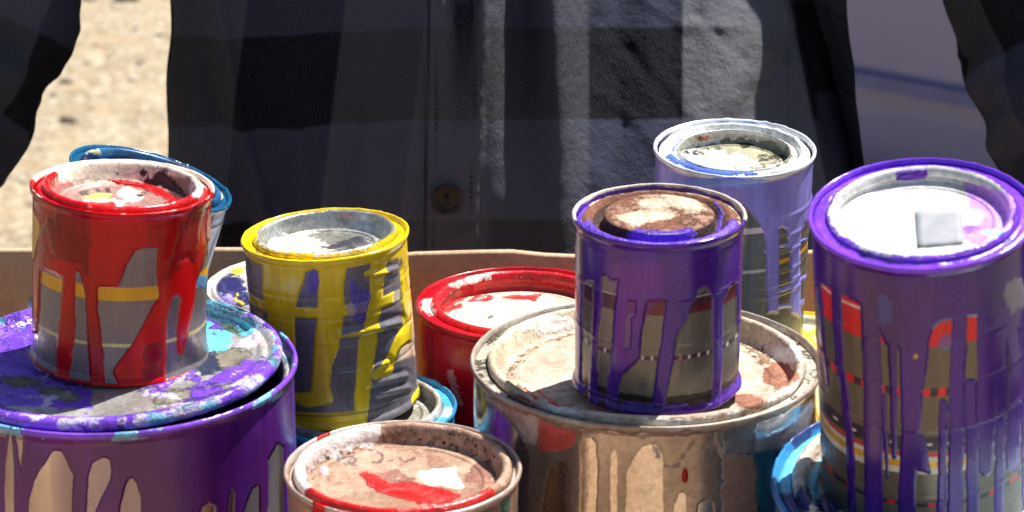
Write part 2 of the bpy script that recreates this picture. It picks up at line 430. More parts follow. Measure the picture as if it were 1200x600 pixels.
    ml = layered('yellow_lid_metal', dict(c=(190, 186, 170), c2=(224, 222, 212), r=.3, m=.75, g=2), [
        dict(f='wh', c=(226, 222, 205), na=8, r=.5), dict(f='dark', c=(58, 56, 66), na=13, ns=220), dict(f='sp', c=(214, 190, 40), na=9, ns=60), dict(f='yel', c=(228, 198, 10), r=.2, na=5, h=.0005)], dust=.4)
    build_part(c, 'lid', lid_profile(c), fl, ml, root, mirror=False, step=.0006)
    return c

# =================================================================== PURPLE PINT ON SILVER
def purple_can():
    c = Can(772.5, 249, 1.034, .0378, .0835, ax=-.01, ay=-.05, Rl=.90, Rp=.655, dp=.006)
    root = can_root(c, 'paint_can', 'small purple dripped can with a rusty brown plug lid on the big silver can', group='small paint cans stacked on larger ones')
    C = (660, 290, 2.857)
    main = pts(C, [(-60, -300), (680, -300), (680, 480), (585, 480), (582, 300), (575, 120), (560, 130), (545, 165), (532, 195), (532, 340), (526, 570), (494, 570), (500, 340), (497, 170), (482, 138), (470, 134), (455, 145), (430, 190), (410, 245), (380, 300), (368, 390), (350, 480), (342, 570),
                   (292, 570), (305, 460), (315, 380), (330, 290), (342, 180), (330, 176), (285, 182), (265, 280), (258, 362), (245, 384), (225, 402), (198, 428), (190, 470), (182, 570), (140, 570), (150, 430), (165, 330), (172, 210), (186, 110), (160, 108), (146, 90), (136, 92), (134, 190), (120, 280), (118, 570),
                   (78, 570), (90, 380), (95, 280), (101, 116), (88, 112), (77, 122), (68, 200), (60, 480), (-60, 480)])
    slit = pts(C, [(212, 230), (228, 228), (224, 335), (208, 335)]); slit2 = pts(C, [(219, 180), (244, 180), (240, 230), (219, 230)])
    def f(V, q):
        p = np.minimum(poly(q, main), -mx(poly(q, slit), poly(q, slit2)))
        p = mx(p, np.minimum((c.front_z(474) - V[:, 2]) * 2500, fbm(V * 60, 12) * 8 + 1))
        ang = q[:, 0]
        dash = np.minimum(c.band(V, 421, 5), 1.6 - np.abs((ang % 11) - 5))
        return dict(pur=p, mar=np.minimum(c.band(V, 361, 19), 10 - np.abs(q[:, 0] - 700) * 0), dkr=np.minimum(c.band(V, 361, 19), fbm(V * 70, 5) * 9), dash0=c.band(V, 421, 4.5), dash=dash, mag=np.minimum(dash, 5 - np.abs(q[:, 0] - 793)),
                    blk=(c.front_z(466) - V[:, 2]) * 2500 + fbm(V * 90, 2) * 3, rust=(c.front_z(472) - V[:, 2]) * 2500 + fbm(V * 70, 8) * 3, strp=np.minimum(c.band(V, 352, 1.5), 40), lip=np.minimum((V[:, 2] - (c.H - .0014)) * 2500, (V[:, 1] + .008) * 800) + fbm(V * 70, 2) * 3.5,
                    mv=np.minimum(poly(q, pts(C, [(150, 40), (340, 50), (330, 150), (240, 300), (230, 390), (180, 390), (190, 200), (150, 110)])), 8) * .8)
    def dsp(V, q):
        d = .0006 * np.clip(poly(q, main) / 2.2 + .2, 0, 1) ** .5
        for y in (302, 352, 409): d += .0003 * np.exp(-(c.band(V, y, 0) / 1.3) ** 2)
        return d
    m = layered('purple_paint_on_label', dict(c=(112, 110, 104), r=.3, m=.4, v=.1), [
        dict(f='mar', c=(96, 22, 44), na=1, h=0), dict(f='dkr', c=(60, 24, 50), na=3, h=0), dict(f='strp', c=(196, 190, 190), na=.8, h=0), dict(f='dash0', c=(58, 30, 50), na=.5, h=0), dict(f='dash', c=(200, 190, 190), na=.5, h=0), dict(f='mag', c=(190, 30, 120), na=.5, h=0),
        dict(f='blk', c=(26, 20, 26), na=4, h=0), dict(f='rust', c=(74, 40, 28), c2=(40, 26, 24), r=.8, na=6), dict(f='pur', c=(72, 30, 138), v=.25, r=.2, h=.0005, na=2, ns=170), dict(f='mv', c=(112, 44, 140), na=8, ns=90, s=5, o=.55, h=0), dict(f='lip', c=(222, 208, 190), r=.6, na=4)], dust=.2)
    build_part(c, 'body', body_profile(c), f, m, root, disp=dsp)
    def fr(V, q): return dict(pur=mx((-.010 - V[:, 1]) * 2500, (-.030 - V[:, 0]) * 2500) + fbm(V * 90, 2) * 14, rs=far(V, 0.6))
    mr = layered('purple_rim_rust', dict(c=(206, 190, 170), r=.7, g=6, v=.2), [dict(f='rs', c=(120, 78, 58), r=.9, na=6, ns=200), dict(f='pur', c=(94, 44, 190), r=.25, na=16, ns=130, h=.0006)], dust=.5)
    build_part(c, 'rim', ring_profile(c, .003), fr, mr, root, mirror=False, step=.0006)
    def fl(V, q):
        r = rr(V)
        return dict(cre=mx(ell(q, 800, 237, 28, 9, .35), ell(q, 757, 254, 34, 8, -.1), ell(q, 768, 240, 20, 7)) - np.where(r > c.Rp, 10, 0), brn=fbm(V * 60, 2, 4) * 10 + 1.5 + np.where(r > c.Rp, 6, 0), pur=mx(np.minimum((r - c.Rp) * 2500 + 6, (-.020 - V[:, 1]) * 2500) + fbm(V * 80, 3) * 8, stroke(q, [(838, 238), (846, 250), (842, 272)], 5), np.minimum((r - c.Rl + .004) * 2500, (-.005 - V[:, 1]) * 2500) + fbm(V * 90, 9) * 9), dk=np.where((r > c.Rp) & (r < c.Rp + .005), 3., -9.))
    ml = layered('rusty_lid', dict(c=(172, 132, 108), c2=(140, 96, 74), r=.9, g=14, v=.2), [dict(f='brn', c=(116, 70, 50), r=.95, na=8, ns=240, h=.0003), dict(f='dk', c=(58, 30, 22), r=.9, na=7, ns=150), dict(f='cre', c=(226, 200, 170), r=.8, na=10, ns=180, h=.0005), dict(f='pur', c=(98, 46, 196), r=.3, na=10, ns=160, h=.0005)], grit=.0001, dust=.5)
    build_part(c, 'lid', plug_profile(c), fl, ml, root, mirror=False, step=.0006, wob=.0003)
    return c

# =================================================================== LAVENDER PINT
def lavender_can():
    c = Can(861, 171.5, 1.19, .0408, .136, ax=0.0, ay=-.085, Rl=.80, Rp=.665, dp=.0095)
    root = can_root(c, 'paint_can', 'small lavender blue can with a white rim and debris in its lid', group='small paint cans stacked on larger ones')
    E = (860, 200, 3)
    main = pts(E, [(-500, -300), (400, -300), (400, 500), (288, 480), (284, 300), (272, 225), (250, 180), (238, 210), (232, 250), (232, 320), (235, 520), (200, 500), (192, 380), (196, 290), (182, 205), (170, 196), (156, 205), (160, 300), (158, 500), (116, 500), (112, 300), (107, 215), (60, 145), (30, 120), (-40, 140), (-60, 500), (-500, 500)])
    def f(V, q):
        p = mx(poly(q, main), stroke(q, pts(E, [(108, 282), (180, 265), (262, 238)]), 4.5, 3), stroke(q, pts(E, [(120, 440), (200, 405), (300, 345)]), 3.5, 7), stroke(q, pts(E, [(150, 480), (230, 470), (300, 420)]), 5, 7))
        return dict(lav=p, w1=np.minimum(c.band(V, 272, 8), 905 - q[:, 0]), w2=np.minimum(c.band(V, 320, 4.5), 900 - q[:, 0]), org=np.minimum(c.band(V, 314, 6), q[:, 0] - 908), org2=np.minimum(c.band(V, 268, 3.5), q[:, 0] - 908),
                    edge=mx(poly(q, pts(E, [(272, 60), (300, 60), (300, 300), (284, 260)])), poly(q, pts(E, [(270, 480), (300, 430), (300, 520), (240, 525)]))) , oe=ell(q, 953, 237, 3, 8), lip=(V[:, 2] - (c.H - .0030)) * 2500 + fbm(V * 60, 4) * 2, bl=ell(q, 850, 213, 50, 5))
    def dsp(V, q):
        d = .0005 * np.clip(poly(q, main) / 2.2 + .2, 0, 1) ** .5
        for y in (262, 285, 303, 326, 340, 352): d += .0006 * np.exp(-(c.band(V, y, 0) / 1.6) ** 2) * np.clip((q[:, 0] - 880) / 40, 0.15, 1)
        return d
    m = layered('lavender_paint_on_label', dict(c=(104, 104, 96), r=.3, m=.4), [dict(f='w1', c=(190, 186, 186), na=2, h=0), dict(f='w2', c=(170, 168, 168), na=2, h=0), dict(f='org', c=(206, 150, 30), na=2, h=0), dict(f='org2', c=(206, 110, 40), na=2, h=0),
        dict(f='lav', c=(134, 128, 206), v=.18, r=.22, h=.0005, na=2, ns=170), dict(f='edge', c=(186, 186, 206), na=5, h=.0004), dict(f='oe', c=(220, 90, 20), na=2), dict(f='lip', c=(222, 224, 232), r=.25, na=2, h=.0003), dict(f='bl', c=(110, 140, 232), na=8, ns=90, h=.0002)], dust=.1)
    build_part(c, 'body', body_profile(c), f, m, root, disp=dsp)
    R, H = c.R, c.H
    rp = smooth_prof([(R - .0019, H - .0030), (R - .0026, H - .0026), (R - .004, H - .0006), (R - .0062, H - .0002), (c.Rl + .0012, H - .0016), (c.Rl - .0004, H - .005)], 2)
    def fr(V, q): return dict(wh=far(V, 9) , bl=np.minimum(np.minimum((-.010 - V[:, 1]) * 2500, (-V[:, 0] - V[:, 1] - .026) * 1500), (c.R * .93 - rr(V)) * 2500) + fbm(V * 60, 2) * 5, gr=fbm(V * 120, 5) * 6 - 2)
    mr = layered('white_rim_paint', METAL, [dict(f='wh', c=(226, 226, 226), r=.25, na=3, h=.0003), dict(f='gr', c=(206, 206, 200), na=8, r=.5), dict(f='bl', c=(84, 118, 226), r=.15, na=5, h=.0005)])
    build_part(c, 'rim', rp, fr, mr, root, mirror=False, step=.0006)
    def fl(V, q):
        r = rr(V); wall = (V[:, 2] - (c.H - .0085)) * 2500
        return dict(dust=ell(q, 870, 180, 52, 18) + fbm(V * 150, 3) * 6, wh=ell(q, 848, 190, 36, 13, .1) + fbm(V * 90, 8) * 5, grn=fbm(V * 120, 6) * 5 - .5 - np.where(wall > 0, 5, 0), blu=np.minimum(1.5 - np.abs(r - c.Rp - .0045) * 2500, (-.004 - V[:, 0]) * 2500 + fbm(V * 45, 71) * 40))
    ml = layered('lavender_lid_metal', dict(c=(196, 196, 184), c2=(222, 222, 214), r=.42, m=.35, g=3), [dict(f='dust', c=(146, 140, 116), r=.9, na=6, ns=300, h=.0003), dict(f='grn', c=(78, 74, 56), r=.9, na=9, ns=420, h=.0004), dict(f='wh', c=(236, 234, 228), r=.5, na=7, ns=240, h=.0003), dict(f='blu', c=(96, 124, 210), na=4)], dust=.7)
    pr = [p for p in lid_profile(c, lip=-.004) if p[0] < c.Rl - .002]
    pr = [(c.Rl - .0002, c.H - .0036)] + pr
    build_part(c, 'lid', pr, fl, ml, root, mirror=False, step=.0006)
    return c

# =================================================================== RIGHT PURPLE PINT
def right_can():
    c = Can(1080, 247, .935, .0452, .150, ax=-.105, ay=-.20, Rl=.845, Rp=.715, dp=.0062)
    root = can_root(c, 'paint_can', 'tilted tall purple can with red, grey and gold label stripes and a glaring lid', group='small paint cans stacked on larger ones')
    K = (940, 300, 2)
    top = pts(K, [(-60, -400), (700, -400), (700, 150), (505, 170), (460, 140), (452, 118), (410, 140), (388, 140), (345, 148), (322, 152), (305, 170), (292, 220), (230, 215), (196, 205), (160, 130), (135, 110), (60, 70), (-60, 40)])
    def f(V, q):
        Z = lambda y, w: c.band(V, y, w)
        p = 1.2 + mx(poly(q, top), stroke(q, pts(K, [(78, 60), (88, 250), (112, 420), (118, 640)]), 10, 7), stroke(q, pts(K, [(158, 80), (166, 300), (168, 640)]), 20), stroke(q, pts(K, [(190, 330), (200, 520)]), 6, 1),
               poly(q, pts(K, [(225, 60), (320, 60), (300, 150), (295, 220), (282, 310), (275, 400), (272, 425), (262, 640), (225, 640), (235, 400), (230, 200)])), poly(q, pts(K, [(268, 420), (284, 420), (300, 508), (264, 500)])),
               stroke(q, pts(K, [(331, 346), (325, 640)]), 8), stroke(q, pts(K, [(370, 100), (362, 350), (358, 640)]), 16), stroke(q, pts(K, [(395, 300), (402, 640)]), 13), stroke(q, pts(K, [(468, 100), (462, 640)]), 14, 9), stroke(q, pts(K, [(212, 180), (216, 470)]), 9, 4), stroke(q, pts(K, [(440, 100), (436, 300), (430, 500)]), 30, 14), stroke(q, pts(K, [(500, 280), (492, 490)]), 14), stroke(q, pts(K, [(480, 120), (520, 330)]), 16), stroke(q, pts(K, [(548, 120), (560, 640)]), 40),
               stroke(q, pts(K, [(36, 40), (48, 200), (60, 300)]), 7, 2))
        chk = np.minimum(Z(460, 10), 4.5 - np.abs(((q[:, 0] + 3) % 18) - 9))
        dash = np.minimum(Z(521, 3), 3 - np.abs((q[:, 0] % 22) - 11))
        gap = np.minimum(Z(488, 60), 2 - np.abs(q[:, 0] - 1146))
        return dict(red=mx(Z(382, 48), np.minimum(Z(432, 100), q[:, 0] - 1165)), wl=Z(372, 2.5) , chk0=Z(460, 10), chk=chk, navy=mx(Z(520, 17), np.minimum(Z(480, 90), 30 - np.abs(q[:, 0] - 1175))), rl=Z(533, 4), wh=Z(546, 21), gold=Z(545, 8), dash=dash, pur=p, lo=Z(592, 5), lod=np.minimum(Z(592, 5), 4.5 - np.abs((q[:, 0] % 24) - 12)), 
                    lip=(V[:, 2] - (c.H - .003)) * 2500 + fbm(V * 60, 4) * 2, sil=ell(q, 1190, 345, 12, 22), mv=poly(q, pts(K, [(130, 60), (320, 60), (295, 200), (280, 400), (240, 400), (230, 220), (140, 160)])) * .5, blu=mx(ell(q, 1036, 366, 10, 22), ell(q, 1108, 402, 8, 9)), tri=ell(q, 1073, 418, 3, 3))
    def dsp(V, q):
        d = 0
        for y in (402, 455, 505, 585): d = d + .0003 * np.exp(-(c.band(V, y, 0) / 1.3) ** 2)
        return d
    m = layered('striped_label_with_purple', dict(c=(98, 92, 78), r=.35, m=.3, v=.1), [dict(f='red', c=(204, 12, 26), na=1, h=0), dict(f='wl', c=(210, 205, 200), na=1, h=0), dict(f='chk0', c=(30, 24, 50), na=.6, h=0), dict(f='chk', c=(206, 12, 30), na=.6, h=0), dict(f='navy', c=(28, 22, 48), na=.6, h=0), dict(f='wh', c=(190, 186, 176), na=.6, h=0), dict(f='rl', c=(190, 14, 30), na=.6, h=0), dict(f='gold', c=(196, 156, 40), m=.3, na=.6, h=0), dict(f='dash', c=(200, 200, 200), na=.4, h=0), dict(f='lo', c=(30, 24, 50), na=.5, h=0), dict(f='lod', c=(200, 14, 30), na=.5, h=0),
        dict(f='pur', c=(56, 14, 116), v=.25, r=.22, h=.0005, na=2, ns=150), dict(f='mv', c=(86, 44, 96), na=8, ns=60, s=6, o=.3, h=0), dict(f='blu', c=(70, 80, 150), na=14, ns=110, o=.7), dict(f='sil', c=(160, 160, 160), na=16, ns=160, o=.5), dict(f='lip', c=(120, 60, 210), r=.2, na=2, h=.0006), dict(f='tri', c=(180, 140, 40), na=2, h=0)], dust=.08)
    build_part(c, 'body', body_profile(c), f, m, root, disp=dsp, ns=520)
    mr = layered('purple_rim_paint', TARN, [dict(f='pur', c=(122, 60, 210), v=.25, r=.16, h=.0009, na=6, ns=130), dict(f='dk', c=(60, 14, 120), r=.2, na=6, ns=110), dict(f='wh', c=(224, 196, 236), r=.3, na=9, ns=200)])
    build_part(c, 'rim', ring_profile(c), lambda V, q: dict(pur=far(V, 8), dk=np.minimum(c.Rl * 2500 + 6 - rr(V) * 2500, (.0 - V[:, 1]) * 2500) + fbm(V * 60, 5) * 10 - 3, wh=fbm(V * 50, 8) * 12 - 8), mr, root, mirror=False, step=.0006, wob=.0003)  # dk: shaded inner front of the rim put into its colour
    Q = (900, 160, 2.727)
    def fl(V, q):
        r = rr(V)
        rg = lambda cx, cy, rad: .45 - np.abs(np.hypot(q[:, 0] - cx, (q[:, 1] - cy) * 1.9) - rad)
        return dict(lil=np.minimum(poly(q, pts(Q, [(640, 160), (820, 200), (820, 300), (700, 350), (640, 330), (620, 300), (690, 290), (700, 240), (650, 220)])), 9) + 4 + fbm(V * 150, 3) * 5, pb=mx(ell(q, 1139, 269, 10, 5), ell(q, 1068, 205, 20, 7)), cy=mx(ell(q, 1165, 272, 15, 3.5), ell(q, 1100, 246, 14, 1.4), ell(q, 1165, 198, 26, 5)), rng=mx(rg(1083, 270, 26), np.minimum(rg(1092, 268, 40), 1), rg(1090, 270, 34), np.minimum(rg(1120, 266, 30), q[:, 0] - 1120)),
                    pur=mx((r - (c.Rl - .0010)) * 2500 + fbm(V * 70, 4) * 3, poly(q, pts(Q, [(395, 138), (440, 118), (510, 100), (500, 125), (450, 140)])), np.minimum((c.Rp + .006 - r) * 900, q[:, 0] - 1192)), sp=far(V, -3.6))
    ml = layered('bright_lid_enamel', dict(c=(214, 212, 206), c2=(232, 230, 226), r=.3, m=.25, g=1), [dict(f='lil', c=(196, 140, 226), na=12, ns=260, nd=5, h=0), dict(f='cy', c=(150, 216, 232), na=4), dict(f='pb', c=(140, 84, 200), na=2), dict(f='rng', c=(176, 150, 130), na=.4, h=0, o=.6), dict(f='sp', c=(150, 90, 205), na=12, ns=120), dict(f='pur', c=(120, 58, 206), r=.2, na=4, h=.0006)])
    lid = build_part(c, 'lid', lid_profile(c, lip=0.0), fl, ml, root, mirror=False, step=.0006, ns=520)
    # foil sticker on the lid
    top = c.H - c.dp + .0003
    cor = [(1073, 249), (1127, 248), (1129, 285), (1075, 290)]
    verts = []
    for x, y in cor:
        o = (CAM - c.o) @ c.Rm; d = (unproj(x, y, 1.0) - CAM) @ c.Rm; tt = (top + .0004 - o[2]) / d[2]; verts.append(o + d * tt)
    bm = bmesh.new()
    n = 8
    gv = [[bm.verts.new(Vector(np.array(verts[0]) * (1 - u) * (1 - v) + np.array(verts[1]) * u * (1 - v) + np.array(verts[2]) * u * v + np.array(verts[3]) * (1 - u) * v) + Vector((0, 0, .00025 * math.sin(u * 9 + v * 5)))) for u in np.linspace(0, 1, n)] for v in np.linspace(0, 1, n)]
    for i in range(n - 1):
        for j in range(n - 1): bm.faces.new((gv[i][j], gv[i + 1][j], gv[i + 1][j + 1], gv[i][j + 1]))
    me = bpy.data.meshes.new('sticker'); bm.to_mesh(me)
    st = link('sticker', me, plain('foil_sticker_paper', (133, 135, 140), .7, .0, .05, 200, .00003), lid)
    sm = st.modifiers.new('t', 'SOLIDIFY'); sm.thickness = .0002; sm.offset = 1
    return c

# =================================================================== LEFT PURPLE GALLON
def left_gallon():
    c = Can(138, 425, 1.085, .0833, .186, Rl=.93, Rp=.85, dp=.0075, k=1.5)
    root = can_root(c, 'paint_can', 'big purple can at the left with bare metal gaps between its drips', group='large paint cans in the box')
    Gc = (0, 440, 3.333)
    holes = [[(38, 205), (50, 290), (54, 380), (52, 900), (18, 900), (20, 380), (30, 295)], [(60, 200), (75, 200), (90, 250), (88, 300), (80, 362), (72, 290), (58, 235)], [(210, 295), (242, 297), (287, 395), (282, 480), (270, 900), (95, 900), (115, 480), (133, 412)],
             [(385, 330), (408, 322), (428, 330), (433, 370), (428, 410), (372, 525), (340, 900), (325, 900), (345, 400), (360, 345)], [(500, 410), (517, 401), (532, 420), (550, 480), (548, 900), (455, 900), (470, 520), (488, 440)], [(780, 545), (790, 512), (815, 500), (838, 512), (848, 900), (780, 900)],
             [(945, 560), (985, 445), (1008, 430), (1012, 470), (1000, 900), (930, 900)], [(1052, 330), (1085, 268), (1105, 280), (1112, 900), (1040, 900)], [(890, 520), (905, 450), (912, 455), (900, 900), (888, 900)]]
    holes = [pts(Gc, h) for h in holes]
    def f(V, q):
        h = mx(*[poly(q, p) for p in holes])
        return dict(pur=-h, blu=fbm(V * np.array([60, 60, 8]), 4, 3) * 10 - 3, mv=fbm(V * np.array([50, 50, 7]), 14, 3) * 10 - 1, lip=np.minimum((V[:, 2] - (c.H - .003)) * 2500, 6) + fbm(V * 60, 4), cy=np.minimum((V[:, 2] - (c.H - .004)) * 2500, fbm(V * 60, 24) * 12 - 3))
    m = layered('purple_gallon_paint', dict(METAL, r=.12), [dict(f='pur', c=(78, 22, 116), v=.2, r=.24, h=.0006, na=1.5, ns=120), dict(f='blu', c=(66, 60, 150), na=6, ns=60, st=(1, 1, .15), o=.5, h=0, s=3), dict(f='mv', c=(92, 34, 92), na=6, ns=50, st=(1, 1, .15), o=.5, h=0, s=4),
        dict(f='lip', c=(120, 70, 196), r=.12, na=2, h=.0005), dict(f='cy', c=(120, 180, 220), na=6, r=.3)], dust=.05)
    st = lambda p: .0009 if p[1] > .12 else .004
    build_part(c, 'body', body_profile(c), f, m, root, ns=720, step=st)
    mr = layered('gallon_rim_groove', dict(TARN), [dict(f='w', c=(196, 200, 210), na=8, r=.35), dict(f='p', c=(112, 70, 200), na=10, ns=90, r=.25), dict(f='c', c=(60, 120, 160), na=8, ns=90)])
    build_part(c, 'rim', ring_profile(c, .004), lambda V, q: dict(w=fbm(V * 50, 3) * 10, p=fbm(V * 40, 5) * 10 + 2, c=fbm(V * 50, 8) * 10 - 4), mr, root, mirror=False, ns=560, step=.0009)
    W = (0, 330, 2.2222)
    H = c.H; a = c.Rl
    lp = smooth_prof([(a - .003, H - .002), (a + .0004, H - .001), (a + .0022, H + .0006), (a + .0026, H + .0030), (a + .0008, H + .0052), (a - .0016, H + .0054), (a - .0034, H + .0040), (a - .005, H + .0022), (a - .0075, H + .0016), (c.Rp + .0040, H + .0012), (c.Rp + .0016, H + .0030), (c.Rp - .0012, H + .0032), (c.Rp - .003, H + .0014), (c.Rp - .006, H + .0008)], 2)
    lp += [(c.Rp * t, H + .0008) for t in (.9, .75, .5, .25, .001)]
    def fl(V, q):
        r = rr(V); lip = (r - (c.Rp + .002)) * 2500
        pur = mx(poly(q, pts(W, [(-40, 165), (70, 130), (75, 200), (120, 250), (240, 285), (235, 320), (-60, 300)])), poly(q, pts(W, [(560, 240), (640, 200), (690, 205), (690, 240), (640, 270), (530, 262)])), poly(q, pts(W, [(-40, 110), (30, 105), (60, 125), (-10, 165)])), poly(q, pts(W, [(100, 232), (210, 245), (240, 330), (-80, 320), (-60, 240)])),  # first patch lays the red can's cast shadow into the lid as purple
                 ell(q, 300, 458, 45, 7, -.2), stroke(q, pts(W, [(395, 290), (440, 285)]), 6))
        return dict(base=far(V), cy=mx(poly(q, pts(W, [(530, 90), (600, 120), (610, 160), (590, 190), (545, 190), (530, 150)])), poly(q, pts(W, [(530, 60), (620, 90), (680, 110), (640, 140), (560, 100)])), ell(q, 8, 390, 26, 8)) + fbm(V * 80, 2) * 3,
                    dirt=mx(poly(q, pts(W, [(400, 300), (430, 285), (610, 262), (600, 285), (500, 310), (400, 325)])), ell(q, 70, 461, 26, 8, .2), ell(q, 24, 448, 22, 6, .1), poly(q, pts(W, [(560, 190), (610, 170), (650, 180), (660, 200), (600, 225), (570, 225)]))) + fbm(V * 120, 7) * 3,
                    navy=mx(ell(q, 238, 424, 22, 9, -.4), poly(q, pts(W, [(520, 215), (600, 180), (660, 190), (570, 235), (520, 250)]))) + fbm(V * 80, 3) * 3, lil=mx(ell(q, 196, 463, 22, 4, .1), fbm(V * 50, 53, 3) * 16 - 7), mixp=fbm(V * 42, 63, 4) * 22 - 2.5, teal=mx(stroke(q, pts(W, [(560, 75), (610, 95), (650, 110)]), 12), np.minimum(ell(q, 258, 372, 20, 6, .5), 4)) + fbm(V * 90, 11) * 3,
                    pur=mx(pur, np.minimum(mx(lip, -99), 5) + fbm(V * np.array([40, 40, 40]), 12) * 9 + np.clip(-V[:, 1] * 200, -3, 10)), lipw=np.minimum(lip, fbm(V * 55, 33, 3) * 14 - 3 + np.clip(V[:, 0] * 60, -2, 3)), lipt=np.minimum(lip, fbm(V * 45, 43, 3) * 14 - 5 + np.clip(V[:, 0] * 80, -2, 4)), grn=ell(q, 270, 386, 14, 4, .5))
    ml = layered('splattered_gallon_lid', dict(c=(176, 172, 166), c2=(206, 202, 200), r=.2, m=.45, g=1), [dict(f='cy', c=(96, 186, 216), na=16, ns=150, r=.3), dict(f='navy', c=(36, 44, 66), na=12, ns=130), dict(f='pur', c=(116, 66, 204), v=.22, na=4.5, ns=110, r=.26, h=.0004), dict(f='dirt', c=(116, 110, 96), r=.95, na=7, ns=420, nd=5, h=.0005), dict(f='mixp', c=(112, 64, 200), na=8.9, ns=160, r=.2, h=.0005), dict(f='lil', c=(206, 190, 222), na=8, ns=130), dict(f='teal', c=(20, 90, 116), na=6, ns=130), dict(f='grn', c=(60, 90, 70), na=4), dict(f='lipw', c=(170, 166, 206), na=5, ns=140, r=.3), dict(f='lipt', c=(70, 150, 180), na=5, ns=140, r=.3)], dust=.25)
    lid = build_part(c, 'lid', lp, fl, ml, root, mirror=False, ns=620, step=.0009, shift=(-.0025, 0, 0), tilt=(.010, .014), wob=.0003)
    return c

